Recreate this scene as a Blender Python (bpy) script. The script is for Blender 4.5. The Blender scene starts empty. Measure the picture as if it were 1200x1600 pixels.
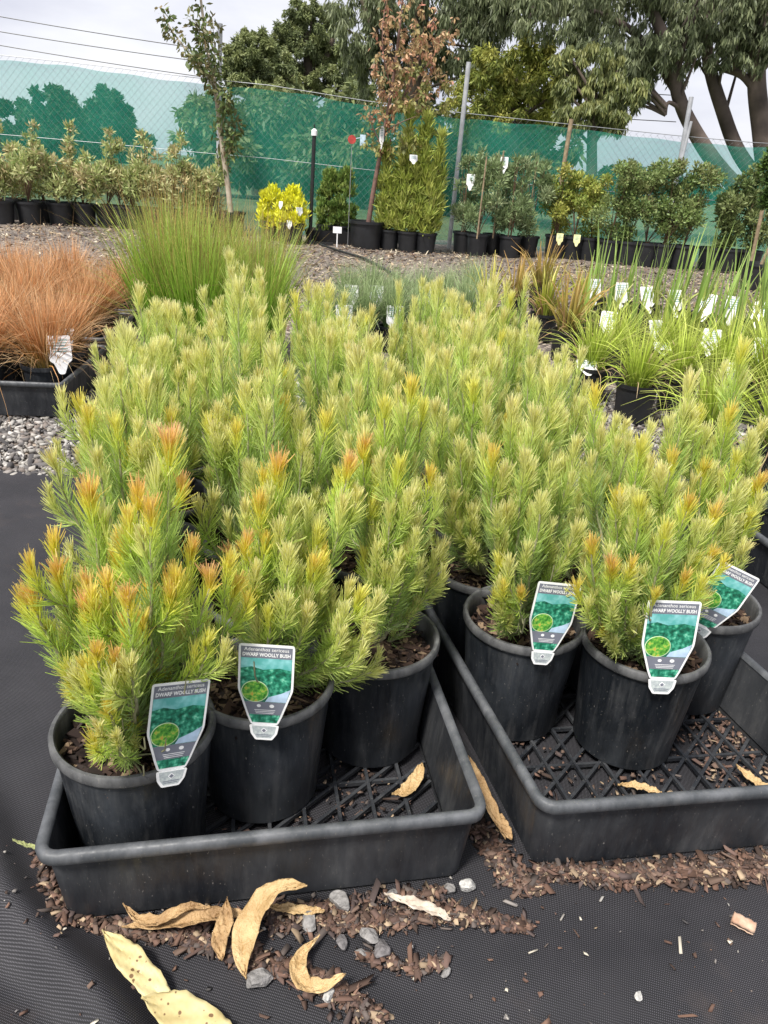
import bpy, math, random
import numpy as np
from mathutils import Vector, Matrix

# ------------------------------------------------------------------ camera, sky, sun, exposure
SC = bpy.context.scene
COL = SC.collection
H_CAM, PITCH, ROLL = 0.85, math.radians(24.7), math.radians(4.0)
FPX = 1164.0
FWD = np.array([0, math.cos(PITCH), -math.sin(PITCH)])
_r = np.array([1.0, 0, 0]); _u = np.cross(_r, FWD)
RGT = _r * math.cos(ROLL) + _u * math.sin(ROLL)
UPV = -_r * math.sin(ROLL) + _u * math.cos(ROLL)
cd = bpy.data.cameras.new('camera'); cam = bpy.data.objects.new('camera', cd); COL.objects.link(cam)
cd.sensor_fit = 'VERTICAL'; cd.sensor_height = 36.0; cd.lens = FPX / 1600 * 36
cd.clip_start = 0.02; cd.clip_end = 2000
cam.matrix_world = Matrix(((RGT[0], UPV[0], -FWD[0], 0), (RGT[1], UPV[1], -FWD[1], 0), (RGT[2], UPV[2], -FWD[2], H_CAM), (0, 0, 0, 1)))
SC.camera = cam

SUN_EL, SUN_AZ = math.radians(58), math.radians(215)      # azimuth clockwise from +Y: behind the camera, to the left
W = bpy.data.worlds.new('World'); SC.world = W; W.use_nodes = True
nt = W.node_tree; nt.nodes.clear()
def wn(t, **k):
    n = nt.nodes.new(t)
    for a, b in k.items(): setattr(n, a, b)
    return n
sky = wn('ShaderNodeTexSky', sky_type='NISHITA'); sky.sun_disc = False
sky.sun_elevation = SUN_EL; sky.sun_rotation = SUN_AZ
tc = wn('ShaderNodeTexCoord'); mp = wn('ShaderNodeMapping'); mp.inputs['Scale'].default_value = (1.6, 1.6, 5.0)
no = wn('ShaderNodeTexNoise'); no.inputs['Scale'].default_value = 1.7; no.inputs['Detail'].default_value = 7; no.inputs['Roughness'].default_value = .55
cr = wn('ShaderNodeValToRGB'); cr.color_ramp.elements[0].position = .34; cr.color_ramp.elements[1].position = .66
cr.color_ramp.elements[0].color = (4.0, 4.05, 4.75, 1); cr.color_ramp.elements[1].color = (6.1, 6.1, 6.4, 1)
mx = wn('ShaderNodeMixRGB'); mx.inputs[0].default_value = .93
bg = wn('ShaderNodeBackground'); bg.inputs[1].default_value = .1
wo = wn('ShaderNodeOutputWorld')
L = nt.links.new
L(tc.outputs['Generated'], mp.inputs[0]); L(mp.outputs[0], no.inputs['Vector']); L(no.outputs[0], cr.inputs[0])
L(sky.outputs[0], mx.inputs[1]); L(cr.outputs[0], mx.inputs[2]); L(mx.outputs[0], bg.inputs[0]); L(bg.outputs[0], wo.inputs[0])
sd = bpy.data.lights.new('sun', 'SUN'); so = bpy.data.objects.new('sun', sd); COL.objects.link(so)
sd.energy = 3.4; sd.angle = math.radians(11); sd.color = (1, .96, .9)
sdir = Vector((math.sin(SUN_AZ) * math.cos(SUN_EL), math.cos(SUN_AZ) * math.cos(SUN_EL), math.sin(SUN_EL)))
so.rotation_euler = sdir.to_track_quat('Z', 'Y').to_euler(); so.location = (0, 0, 20)
SC.view_settings.view_transform = 'Standard'; SC.view_settings.look = 'None'
SC.view_settings.exposure = 0.80; SC.view_settings.gamma = 1
SC.render.engine = 'CYCLES'
SC.cycles.transparent_max_bounces = 12

# ------------------------------------------------------------------ helpers
def gp(x, y, z=0.0):
    """measured spot: the point at height z seen at photo pixel x, y"""
    d = FWD + RGT * (x - 600) / FPX - UPV * (y - 800) / FPX
    return np.array([0, 0, H_CAM]) + d * (z - H_CAM) / d[2]
def ay(x, y, Y):
    d = FWD + RGT * (x - 600) / FPX - UPV * (y - 800) / FPX
    return np.array([0, 0, H_CAM]) + d * Y / d[1]

def tag(o, label=None, cat=None, group=None, kind=None):
    if label: o['label'] = label
    if cat: o['category'] = cat
    if group: o['group'] = group
    if kind: o['kind'] = kind
    return o
def empty(name, loc, rz=0.0):
    o = bpy.data.objects.new(name, None); COL.objects.link(o)
    o.empty_display_size = .05
    o.location = tuple(float(v) for v in loc); o.rotation_euler = (0, 0, rz)
    return o
def link(name, me, parent=None, rz=0.0):
    o = bpy.data.objects.new(name, me); COL.objects.link(o)
    if parent is not None: o.parent = parent
    if rz: o.rotation_euler = (0, 0, rz)
    return o
def copy_tree(o, parent=None):
    c = o.copy(); COL.objects.link(c)
    if parent is not None: c.parent = parent
    for ch in list(o.children): copy_tree(ch, c)
    return c

def np_mesh(name, V, Fq, mat, cols=None, smooth=True):
    V = np.asarray(V, np.float32); Fq = np.asarray(Fq, np.int32)
    me = bpy.data.meshes.new(name)
    n, k = Fq.shape
    me.vertices.add(len(V)); me.vertices.foreach_set('co', V.ravel())
    me.loops.add(n * k); me.loops.foreach_set('vertex_index', Fq.ravel())
    me.polygons.add(n); me.polygons.foreach_set('loop_start', np.arange(0, n * k, k, dtype=np.int32))
    me.polygons.foreach_set('loop_total', np.full(n, k, np.int32))
    me.update(calc_edges=True)
    if cols is not None:
        a = me.color_attributes.new('Col', 'FLOAT_COLOR', 'POINT')
        c = np.ones((len(V), 4), np.float32); c[:, :3] = cols
        a.data.foreach_set('color', c.ravel())
    if smooth: me.polygons.foreach_set('use_smooth', np.ones(n, bool))
    me.materials.append(mat); me.validate()
    return me

class MB:
    def __init__(s): s.v = []; s.f = []
    def add(s, vs, fs):
        b = len(s.v); s.v += [tuple(map(float, p)) for p in vs]; s.f += [tuple(b + i for i in f) for f in fs]
    def box(s, c, d, rz=0.0, M=None):
        x, y, z = d[0] / 2, d[1] / 2, d[2] / 2
        P = [(-x, -y, -z), (x, -y, -z), (x, y, -z), (-x, y, -z), (-x, -y, z), (x, -y, z), (x, y, z), (-x, y, z)]
        cs, sn = math.cos(rz), math.sin(rz)
        Q = []
        for p in P:
            if M is not None: q = M @ Vector(p); q = (q.x + c[0], q.y + c[1], q.z + c[2])
            else: q = (p[0] * cs - p[1] * sn + c[0], p[0] * sn + p[1] * cs + c[1], p[2] + c[2])
            Q.append(q)
        s.add(Q, [(0, 3, 2, 1), (4, 5, 6, 7), (0, 1, 5, 4), (1, 2, 6, 5), (2, 3, 7, 6), (3, 0, 4, 7)])
    def tube(s, pts, rad, n=8, cap=True):
        pts = [np.array(p, float) for p in pts]
        if not hasattr(rad, '__len__'): rad = [rad] * len(pts)
        vs = []; fs = []; pu = None
        for i, p in enumerate(pts):
            t = pts[min(i + 1, len(pts) - 1)] - pts[max(i - 1, 0)]; t = t / (np.linalg.norm(t) + 1e-9)
            if pu is None:
                a = np.array([0, 0, 1.]) if abs(t[2]) < .9 else np.array([1., 0, 0])
                pu = np.cross(t, a)
            pu = pu - t * (pu @ t); pu /= np.linalg.norm(pu) + 1e-9
            w = np.cross(t, pu)
            for k in range(n):
                a = 2 * math.pi * k / n
                vs.append(p + rad[i] * (math.cos(a) * pu + math.sin(a) * w))
        for i in range(len(pts) - 1):
            for k in range(n):
                a = i * n + k; b = i * n + (k + 1) % n
                fs.append((a, b, b + n, a + n))
        if cap: fs.append(tuple(range(n))[::-1]); fs.append(tuple(range((len(pts) - 1) * n, len(pts) * n)))
        s.add(vs, fs)
    def lathe(s, prof, n=48, cx=0, cy=0, jit=0):
        vs = []; fs = []
        for r, z in prof:
            for k in range(n):
                a = 2 * math.pi * k / n
                vs.append((cx + r * math.cos(a), cy + r * math.sin(a), z))
        for i in range(len(prof) - 1):
            for k in range(n):
                a = i * n + k; b = i * n + (k + 1) % n
                fs.append((a, b, b + n, a + n))
        s.add(vs, fs)
    def prism(s, poly, y0, y1):
        """outline in xz extruded along y"""
        n = len(poly)
        vs = [(x, y0, z) for x, z in poly] + [(x, y1, z) for x, z in poly]
        fs = [tuple(range(n)), tuple(range(2 * n - 1, n - 1, -1))] + [(i, i + n, (i + 1) % n + n, (i + 1) % n) for i in range(n)]
        s.add(vs, fs)
    def mesh(s, name, mat, smooth=None):
        me = bpy.data.meshes.new(name); me.from_pydata(s.v, [], s.f)
        me.materials.append(mat)
        if smooth is not None:
            for p in me.polygons: p.use_smooth = True
            try: me.set_sharp_from_angle(angle=math.radians(smooth))
            except Exception: pass
        me.update()
        return me
    def build(s, name, mat, parent=None, smooth=None):
        return link(name, s.mesh(name, mat, smooth), parent)

def blades(P, side, wid, cols):
    """ribbons: P (n,K,3) spine points, side (n,3), wid (n,K) or (K,), cols (n,K,3) -> verts, quads, colours"""
    n, K, _ = P.shape
    wid = np.broadcast_to(wid, (n, K))
    off = side[:, None, :] * (wid[:, :, None] / 2)
    V = np.stack([P - off, P + off], 2).reshape(n * K * 2, 3)
    C = np.repeat(cols.reshape(n * K, 3), 2, 0)
    b = (np.arange(n) * K * 2)[:, None]
    q = []
    for k in range(K - 1):
        q.append(np.stack([b[:, 0] + 2 * k, b[:, 0] + 2 * k + 1, b[:, 0] + 2 * k + 3, b[:, 0] + 2 * k + 2], 1))
    return V, np.concatenate(q, 0), C
def nrm(a): return a / (np.linalg.norm(a, axis=-1, keepdims=True) + 1e-9)
def rdir(R, n):
    return nrm(R.normal(size=(n, 3)))
def join_blades(parts):
    Vs, Fs, Cs = [], [], []; b = 0
    for V, F, C in parts:
        Vs.append(V); Fs.append(F + b); Cs.append(C); b += len(V)
    return np.concatenate(Vs), np.concatenate(Fs), np.concatenate(Cs)

# ------------------------------------------------------------------ materials
def newmat(name):
    m = bpy.data.materials.new(name); m.use_nodes = True
    t = m.node_tree; t.nodes.clear()
    return m, t
def N(t, typ, **k):
    n = t.nodes.new(typ)
    for a, b in k.items():
        if a.startswith('i_'):
            key = a[2:].replace('_', ' ')
            n.inputs[key].default_value = b
        else: setattr(n, a, b)
    return n
def ramp(t, stops):
    r = t.nodes.new('ShaderNodeValToRGB'); e = r.color_ramp.elements
    while len(e) < len(stops): e.new(.5)
    for x, (p, c) in zip(e, stops):
        x.position = p; x.color = (c[0], c[1], c[2], 1)
    return r
def coord(t, kind='Object', scale=(1, 1, 1), rot=0):
    c = t.nodes.new('ShaderNodeTexCoord'); m = t.nodes.new('ShaderNodeMapping')
    m.inputs['Scale'].default_value = scale; m.inputs['Rotation'].default_value = (0, 0, rot)
    t.links.new(c.outputs[kind], m.inputs[0]); return m
def simple(name, col, rough=.6, metal=0.0, var=.25, scale=30, bump=0.0, bscale=200, spec=.5, col2=None, kind='Object'):
    m, t = newmat(name)
    b = N(t, 'ShaderNodeBsdfPrincipled'); o = N(t, 'ShaderNodeOutputMaterial')
    b.inputs['Roughness'].default_value = rough; b.inputs['Metallic'].default_value = metal
    b.inputs['Specular IOR Level'].default_value = spec
    c = coord(t, kind)
    n = N(t, 'ShaderNodeTexNoise', i_Scale=scale, i_Detail=5.0)
    t.links.new(c.outputs[0], n.inputs['Vector'])
    c2 = col2 or tuple(min(1, v * (1 + var)) for v in col); c1 = tuple(v * (1 - var) for v in col) if not col2 else col
    r = ramp(t, [(.35, c1), (.68, c2)])
    t.links.new(n.outputs[0], r.inputs[0]); t.links.new(r.outputs[0], b.inputs['Base Color'])
    if bump:
        n2 = N(t, 'ShaderNodeTexNoise', i_Scale=bscale, i_Detail=4.0); t.links.new(c.outputs[0], n2.inputs['Vector'])
        bp = N(t, 'ShaderNodeBump', i_Strength=bump, i_Distance=.01); t.links.new(n2.outputs[0], bp.inputs['Height'])
        t.links.new(bp.outputs[0], b.inputs['Normal'])
    t.links.new(b.outputs[0], o.inputs[0])
    return m
def leafmat(name, trans=.35, rough=.55, spec=.3, attr='Col'):
    m, t = newmat(name)
    a = N(t, 'ShaderNodeAttribute', attribute_name=attr)
    b = N(t, 'ShaderNodeBsdfPrincipled'); b.inputs['Roughness'].default_value = rough; b.inputs['Specular IOR Level'].default_value = spec
    tr = N(t, 'ShaderNodeBsdfTranslucent'); mi = N(t, 'ShaderNodeMixShader'); mi.inputs[0].default_value = trans
    o = N(t, 'ShaderNodeOutputMaterial')
    l = t.links.new
    l(a.outputs['Color'], b.inputs['Base Color']); l(a.outputs['Color'], tr.inputs['Color'])
    l(b.outputs[0], mi.inputs[1]); l(tr.outputs[0], mi.inputs[2]); l(mi.outputs[0], o.inputs[0])
    return m
def plastic(name, base, dust, rough=.42, dscale=9, amount=(.42, .75)):
    m, t = newmat(name); l = t.links.new
    b = N(t, 'ShaderNodeBsdfPrincipled'); o = N(t, 'ShaderNodeOutputMaterial')
    g = N(t, 'ShaderNodeNewGeometry'); oi = N(t, 'ShaderNodeObjectInfo')
    vm = N(t, 'ShaderNodeVectorMath', operation='ADD'); c = coord(t, 'Object', (1, 1, .45))
    l(c.outputs[0], vm.inputs[0]); l(oi.outputs['Random'], vm.inputs[1])
    n = N(t, 'ShaderNodeTexNoise', i_Scale=float(dscale), i_Detail=8.0, i_Roughness=.65); l(vm.outputs[0], n.inputs['Vector'])
    r = ramp(t, [(amount[0], base), (amount[1], dust)]); l(n.outputs[0], r.inputs[0])
    n2 = N(t, 'ShaderNodeTexNoise', i_Scale=420.0, i_Detail=2.0); l(vm.outputs[0], n2.inputs['Vector'])
    r2 = ramp(t, [(.70, (0, 0, 0)), (.74, (1, 1, 1))]); l(n2.outputs[0], r2.inputs[0])
    mx = N(t, 'ShaderNodeMixRGB'); l(r2.outputs[0], mx.inputs[0]); l(r.outputs[0], mx.inputs[1]); mx.inputs[2].default_value = (.16, .15, .14, 1)
    c5 = coord(t, 'Object', (70, 70, 3.5)); n5 = N(t, 'ShaderNodeTexNoise', i_Scale=1.0, i_Detail=3.0); l(c5.outputs[0], n5.inputs['Vector'])
    n6 = N(t, 'ShaderNodeTexNoise', i_Scale=14.0, i_Detail=9.0, i_Roughness=.75); l(vm.outputs[0], n6.inputs['Vector'])
    m5 = N(t, 'ShaderNodeMath', operation='MULTIPLY'); l(n5.outputs[0], m5.inputs[0]); l(n6.outputs[0], m5.inputs[1])
    r5 = ramp(t, [(.27, (0, 0, 0)), (.40, (.28, .28, .28))]); l(m5.outputs[0], r5.inputs[0])
    mz = N(t, 'ShaderNodeMixRGB'); l(r5.outputs[0], mz.inputs[0]); l(mx.outputs[0], mz.inputs[1]); mz.inputs[2].default_value = (.12, .12, .12, 1)
    n7 = N(t, 'ShaderNodeTexNoise', i_Scale=26.0, i_Detail=10.0, i_Roughness=.8); l(vm.outputs[0], n7.inputs['Vector'])
    r7 = ramp(t, [(.62, (0, 0, 0)), (.70, (.5, .5, .5))]); l(n7.outputs[0], r7.inputs[0])
    mx = N(t, 'ShaderNodeMixRGB'); l(r7.outputs[0], mx.inputs[0]); l(mz.outputs[0], mx.inputs[1]); mx.inputs[2].default_value = (.085, .07, .06, 1)
    # fine vertical scuffs
    c3 = coord(t, 'Object', (60, 60, 4)); n3 = N(t, 'ShaderNodeTexNoise', i_Scale=2.0, i_Detail=4.0); l(c3.outputs[0], n3.inputs['Vector'])
    r3 = ramp(t, [(.35, (rough - .08,) * 3), (.7, (rough + .22,) * 3)]); l(n3.outputs[0], r3.inputs[0])
    l(mx.outputs[0], b.inputs['Base Color']); l(r3.outputs[0], b.inputs['Roughness'])
    bp = N(t, 'ShaderNodeBump', i_Strength=.25, i_Distance=.002); l(n.outputs[0], bp.inputs['Height']); l(bp.outputs[0], b.inputs['Normal'])
    l(b.outputs[0], o.inputs[0])
    return m

M_needle = leafmat('woolly_leaf', .45, .6, .25)
M_leaf = leafmat('leaf', .3, .5, .35)
M_grass = leafmat('blade', .35, .5, .35)
M_stem = simple('silver_stem', (.30, .29, .17), .8, var=.3, scale=60)
M_wood = simple('brown_stem', (.13, .075, .045), .85, var=.35, scale=40)
M_pot = plastic('pot_plastic', (.007, .009, .012), (.050, .056, .064), .42)
M_potrim = plastic('pot_rim_plastic', (.055, .056, .058), (.17, .17, .17), .5, 30)
M_tray = plastic('tray_plastic', (.012, .014, .018), (.060, .063, .068), .45, 7)
M_trayrim = plastic('tray_rim_plastic', (.055, .060, .066), (.15, .155, .165), .5, 25)
M_farpot = simple('far_pot_plastic', (.012, .013, .015), .5, var=.4, scale=8)
M_soil = simple('potting_mix', (.022, .013, .009), .95, scale=300, col2=(.07, .042, .03), bump=1.0, bscale=260)
M_white = simple('white_plastic', (.82, .82, .82), .4, var=.04, scale=20)
M_steel = simple('galvanised_steel', (.46, .47, .49), .5, .35, var=.15, scale=14)
M_wire = simple('wire', (.30, .31, .32), .5, .5, var=.1)
M_blackpipe = simple('black_pipe', (.015, .015, .016), .4, var=.2)
M_stake = simple('timber_stake', (.28, .21, .13), .8, var=.25, scale=25)
M_bark = simple('euc_bark', (.055, .042, .036), .9, scale=2.2, col2=(.17, .13, .11), bump=.5, bscale=10)
M_darkbark = simple('dark_bark', (.045, .035, .026), .9, scale=4, col2=(.12, .09, .065), bump=.4, bscale=14)

# ------------------------------------------------------------------ setting: ground sheets
def sheet(name, x0, x1, y0, y1, z, mat, nx=1, ny=1, fn=None):
    xs = np.linspace(x0, x1, nx + 1); ys = np.linspace(y0, y1, ny + 1)
    X, Y = np.meshgrid(xs, ys)
    Z = np.full_like(X, z)
    if fn is not None: X, Y, Z = fn(X, Y, Z)
    V = np.stack([X.ravel(), Y.ravel(), Z.ravel()], 1)
    i = np.arange(ny)[:, None] * (nx + 1) + np.arange(nx)[None, :]
    F = np.stack([i, i + 1, i + nx + 2, i + nx + 1], -1).reshape(-1, 4)
    o = link(name, np_mesh(name, V, F, mat)); tag(o, kind='structure'); return o
M_field = simple('field_grass', (.07, .10, .035), .95, scale=.5, col2=(.17, .19, .08))
sheet('ground', -600, 600, -60, 900, -.03, M_field)

m, t = newmat('yard_gravel'); M_yard = m; l = t.links.new
c = coord(t, 'Object'); b = N(t, 'ShaderNodeBsdfPrincipled', i_Roughness=.95); o = N(t, 'ShaderNodeOutputMaterial')
v = N(t, 'ShaderNodeTexVoronoi', i_Scale=55.0); l(c.outputs[0], v.inputs['Vector'])
hs = N(t, 'ShaderNodeSeparateColor'); l(v.outputs['Color'], hs.inputs[0])
r1 = ramp(t, [(.0, (.07, .062, .056)), (.45, (.15, .13, .115)), (.8, (.24, .21, .185)), (1, (.42, .37, .31))]); l(hs.outputs[0], r1.inputs[0])
n = N(t, 'ShaderNodeTexNoise', i_Scale=1.2, i_Detail=6.0); l(c.outputs[0], n.inputs['Vector'])
r2 = ramp(t, [(.35, (.75, .72, .72)), (.65, (1.15, 1.08, 1.0))]); l(n.outputs[0], r2.inputs[0])
mu = N(t, 'ShaderNodeMixRGB', blend_type='MULTIPLY'); mu.inputs[0].default_value = 1; l(r1.outputs[0], mu.inputs[1]); l(r2.outputs[0], mu.inputs[2])
l(mu.outputs[0], b.inputs['Base Color'])
bp = N(t, 'ShaderNodeBump', i_Strength=.9, i_Distance=.012); l(v.outputs['Distance'], bp.inputs['Height']); bp.invert = True
l(bp.outputs[0], b.inputs['Normal']); l(b.outputs[0], o.inputs[0])
def yardfn(X, Y, Z):
    Z = Z + .012 * np.sin(X * 1.7 + 1) * np.sin(Y * 1.1) * (Y > 4.5)
    return X, Y, Z
sheet('gravel_yard', -14, 14, 1.5, 11.2, -.012, M_yard, 120, 60, yardfn)

m, t = newmat('weed_mat_weave'); M_mat = m; l = t.links.new
b = N(t, 'ShaderNodeBsdfPrincipled', i_Roughness=.62); b.inputs['Specular IOR Level'].default_value = .35
o = N(t, 'ShaderNodeOutputMaterial')
c = coord(t, 'Object', rot=math.radians(14))
wa = N(t, 'ShaderNodeTexWave', i_Scale=150.0, i_Distortion=.5, bands_direction='X'); wa.inputs['Detail'].default_value = 0
wb = N(t, 'ShaderNodeTexWave', i_Scale=108.0, i_Distortion=.5, bands_direction='Y'); wb.inputs['Detail'].default_value = 0
l(c.outputs[0], wa.inputs['Vector']); l(c.outputs[0], wb.inputs['Vector'])
mm = N(t, 'ShaderNodeMath', operation='MULTIPLY'); l(wa.outputs['Fac'], mm.inputs[0]); l(wb.outputs['Fac'], mm.inputs[1])
r = ramp(t, [(.15, (.012, .012, .014)), (.60, (.055, .054, .061)), (.95, (.115, .115, .13))]); l(mm.outputs[0], r.inputs[0])
n = N(t, 'ShaderNodeTexNoise', i_Scale=3.5, i_Detail=7.0, i_Roughness=.6); l(c.outputs[0], n.inputs['Vector'])
r2 = ramp(t, [(.35, (.62, .62, .64)), (.62, (1.15, 1.12, 1.1)), (.8, (1.5, 1.4, 1.3))]); l(n.outputs[0], r2.inputs[0])
mu = N(t, 'ShaderNodeMixRGB', blend_type='MULTIPLY'); mu.inputs[0].default_value = 1; l(r.outputs[0], mu.inputs[1]); l(r2.outputs[0], mu.inputs[2])
# reddish dust blown off the bark
n4 = N(t, 'ShaderNodeTexNoise', i_Scale=5.0, i_Detail=8.0, i_Roughness=.7); l(c.outputs[0], n4.inputs['Vector'])
r4 = ramp(t, [(.58, (0, 0, 0)), (.8, (.55, .55, .55))]); l(n4.outputs[0], r4.inputs[0])
mx = N(t, 'ShaderNodeMixRGB'); l(r4.outputs[0], mx.inputs[0]); l(mu.outputs[0], mx.inputs[1]); mx.inputs[2].default_value = (.075, .058, .05, 1)
l(mx.outputs[0], b.inputs['Base Color'])
bp = N(t, 'ShaderNodeBump', i_Strength=.5, i_Distance=.0008); l(mm.outputs[0], bp.inputs['Height']); l(bp.outputs[0], b.inputs['Normal'])
l(b.outputs[0], o.inputs[0])
FA = gp(20, 1300)[:2]; FB = gp(215, 1590)[:2]
def mat_z(X, Y):
    """folds of the cloth: one big fold runs past the front left corner of the tray"""
    d = (FB - FA) / np.linalg.norm(FB - FA); nx_, ny_ = d[1], -d[0]
    s = (X - FA[0]) * nx_ + (Y - FA[1]) * ny_          # >0 towards the tray
    a = (X - FA[0]) * d[0] + (Y - FA[1]) * d[1]
    if True:
        s = s if (ny_ * 0 + nx_) > 0 else -s
    s = s + .012 * np.sin(a * 14)
    fold = .036 * np.exp(-((s + .035) / .030) ** 2) * (1 / (1 + np.exp(-(a + .10) / .05)))
    fold += .014 * np.exp(-((s + .13) / .035) ** 2) / (1 + np.exp(-(a + .02) / .05))
    far = 1 / (1 + np.exp((Y - .56 - .10 * X) / .02))
    w = far * (.0060 * np.sin(9 * X + 16 * Y + 2 * np.sin(5 * X)) + .0030 * np.sin(-22 * X + 19 * Y + 1.5) * np.sin(6 * X + 1) + .0012 * np.sin(8 * X + 62 * Y + 3 * np.sin(7 * X)) * np.sin(5 * X + 2))
    return fold + w
def matfn(X, Y, Z):
    e = np.clip((Y - 1.8) / .15, 0, 1)
    Y = Y + e * (.012 * np.sin(X * 6) + .006 * np.sin(X * 21))
    return X, Y, Z + mat_z(X, Y)
sheet('weed_mat', -2.6, 3.2, -.4, 1.95, .0, M_mat, 480, 260, matfn)

# ------------------------------------------------------------------ stuff on the ground
def chips(name, pts, R, smin, smax, cols, label, cat, flat=.35, elong=2.2, oct_=False, z0=.0, tops=None):
    n = len(pts)
    base = np.array([(-1, -1, -1), (1, -1, -1), (1, 1, -1), (-1, 1, -1), (-1, -1, 1), (1, -1, 1), (1, 1, 1), (-1, 1, 1)], float)
    FQ = np.array([(0, 3, 2, 1), (4, 5, 6, 7), (0, 1, 5, 4), (1, 2, 6, 5), (2, 3, 7, 6), (3, 0, 4, 7)])
    s = smin + (smax - smin) * R.uniform(0, 1, n) ** 2.2 if elong > 1.8 else R.uniform(smin, smax, n)
    sc = np.stack([s * R.uniform(1, elong, n) * (1 + 1.6 * (R.uniform(0, 1, n) < .08)), s * R.uniform(.55, 1, n), s * R.uniform(flat * .6, flat * 1.4, n)], 1) / 2
    V = base[None] * (1 + R.uniform(-.35, .35, (n, 8, 1))) * (1 + R.uniform(-.3, .3, (n, 8, 3))) * sc[:, None]
    if oct_: V *= np.where(base[None, :, 2:] > 0, .72, 1.0)
    a, bb, cc = R.uniform(0, 6.28, n), R.normal(0, .35, n), R.normal(0, .35, n)
    def rot(V, ax, ang):
        c_, s_ = np.cos(ang)[:, None], np.sin(ang)[:, None]; i, j = [(1, 2), (2, 0), (0, 1)][ax]
        Vi = V[..., i] * c_ - V[..., j] * s_; Vj = V[..., i] * s_ + V[..., j] * c_
        V = V.copy(); V[..., i] = Vi; V[..., j] = Vj; return V
    V = rot(rot(rot(V, 0, bb), 1, cc), 2, a)
    V = V + pts[:, None, :]
    F = (FQ[None] + (np.arange(n) * 8)[:, None, None]).reshape(-1, 4)
    ci = R.integers(0, len(cols), n); C = np.array(cols)[ci] * R.uniform(.7, 1.25, (n, 1))
    C = np.repeat(C, 8, 0)
    me = np_mesh(name, V.reshape(-1, 3), F, M_chip, np.clip(C, 0, 1), smooth=False)
    return me
M_chip = leafmat('chip', .0, .9, .2)
BARK = [(.12, .072, .052), (.09, .058, .045), (.18, .11, .08), (.06, .042, .034), (.13, .085, .07), (.36, .27, .18), (.16, .11, .085), (.11, .09, .08), (.14, .085, .065), (.08, .06, .055)]
STONE = [(.22, .20, .185), (.14, .13, .125), (.32, .30, .27), (.09, .085, .085), (.20, .17, .15), (.42, .40, .37)]
def scatter_band(R, path, w, n, zmax):
    """chips heaped along a path of ground points"""
    P = np.array([p[:2] for p in path]); seg = R.integers(0, len(P) - 1, n); tt = R.uniform(0, 1, n)
    wl = np.array(w); ww = wl[seg] * (1 - tt) + wl[seg + 1] * tt
    d = nrm(P[seg + 1] - P[seg]); q = P[seg] * (1 - tt[:, None]) + P[seg + 1] * tt[:, None]
    off = R.normal(0, .38, n); q = q + np.stack([-d[:, 1], d[:, 0]], 1) * (off * ww)[:, None]
    z = .003 + zmax * np.clip(1 - np.abs(off), 0, 1) * R.uniform(0, 1, n) + mat_z(q[:, 0], q[:, 1])
    return np.concatenate([q, z[:, None]], 1)
R = np.random.default_rng(4)
G = lambda x, y: gp(x, y, .004)
bands = [
    ([G(62, 1335), G(82, 1385), G(105, 1440), G(190, 1450)], [.008, .016, .016, .010], 520, .006),
    ([G(190, 1448), G(330, 1470), G(480, 1530), G(600, 1600)], [.014, .020, .020, .017], 1500, .004),
    ([G(300, 1440), G(420, 1425), G(540, 1410), G(700, 1392)], [.010, .012, .016, .012], 600, .004),
    ([G(420, 1440), G(560, 1440), G(700, 1425), G(830, 1450)], [.020, .024, .020, .008], 1500, .004),
    ([G(750, 1290), G(775, 1330), G(800, 1375), G(850, 1380)], [.018, .020, .022, .018], 1500, .006),
    ([G(840, 1362), G(950, 1368), G(1080, 1362), G(1220, 1350)], [.010, .016, .026, .030], 4600, .010),
    ([G(560, 1490), G(640, 1510), G(700, 1500)], [.012, .012, .005], 200, .004),
]
pts = np.concatenate([scatter_band(R, p, w, n, z) for p, w, n, z in bands])
tag(link('bark_mulch', chips('bark_mulch', pts, R, .0015, .0085, BARK, '', '')), 'loose red brown bark chips heaped along the front edges of the black trays', 'bark mulch', kind='stuff')
pts = R.uniform((-1.2, .32, .004), (1.3, .70, .004), (1100, 3)); pts[:, 2] = .003 + mat_z(pts[:, 0], pts[:, 1])
tag(link('grit', chips('grit', pts, R, .0010, .0055, BARK + STONE + [(.6, .55, .45)], '', '')), 'tiny pale crumbs and chips sprinkled over the black weed mat', 'grit', kind='stuff')
# pebbles of the path by the brown grasses
pts = np.concatenate([R.uniform((-2.1, 1.93, -.008), (-.2, 3.4, .0), (15000, 3)), R.uniform((.4, 1.93, -.008), (2.4, 3.4, .0), (7000, 3))])
tag(link('pebbles', chips('pebbles', pts, R, .006, .020, STONE, '', '', flat=.7, elong=1.5, oct_=True)), 'small grey and white pebbles of the gravel path beyond the black weed mat', 'pebbles', kind='stuff')
pts = R.uniform((-4.5, 4.2, -.006), (5.5, 9.6, .0), (16000, 3))
tag(link('leaf_litter', chips('leaf_litter', pts, R, .010, .026, [(.42, .33, .22), (.52, .45, .34), (.26, .18, .12), (.16, .11, .09), (.12, .1, .09), (.35, .28, .2)], '', '', flat=.15, elong=3)), 'pale dry leaf flakes and chips strewn over the gravel yard', 'leaf litter', kind='stuff')

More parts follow.
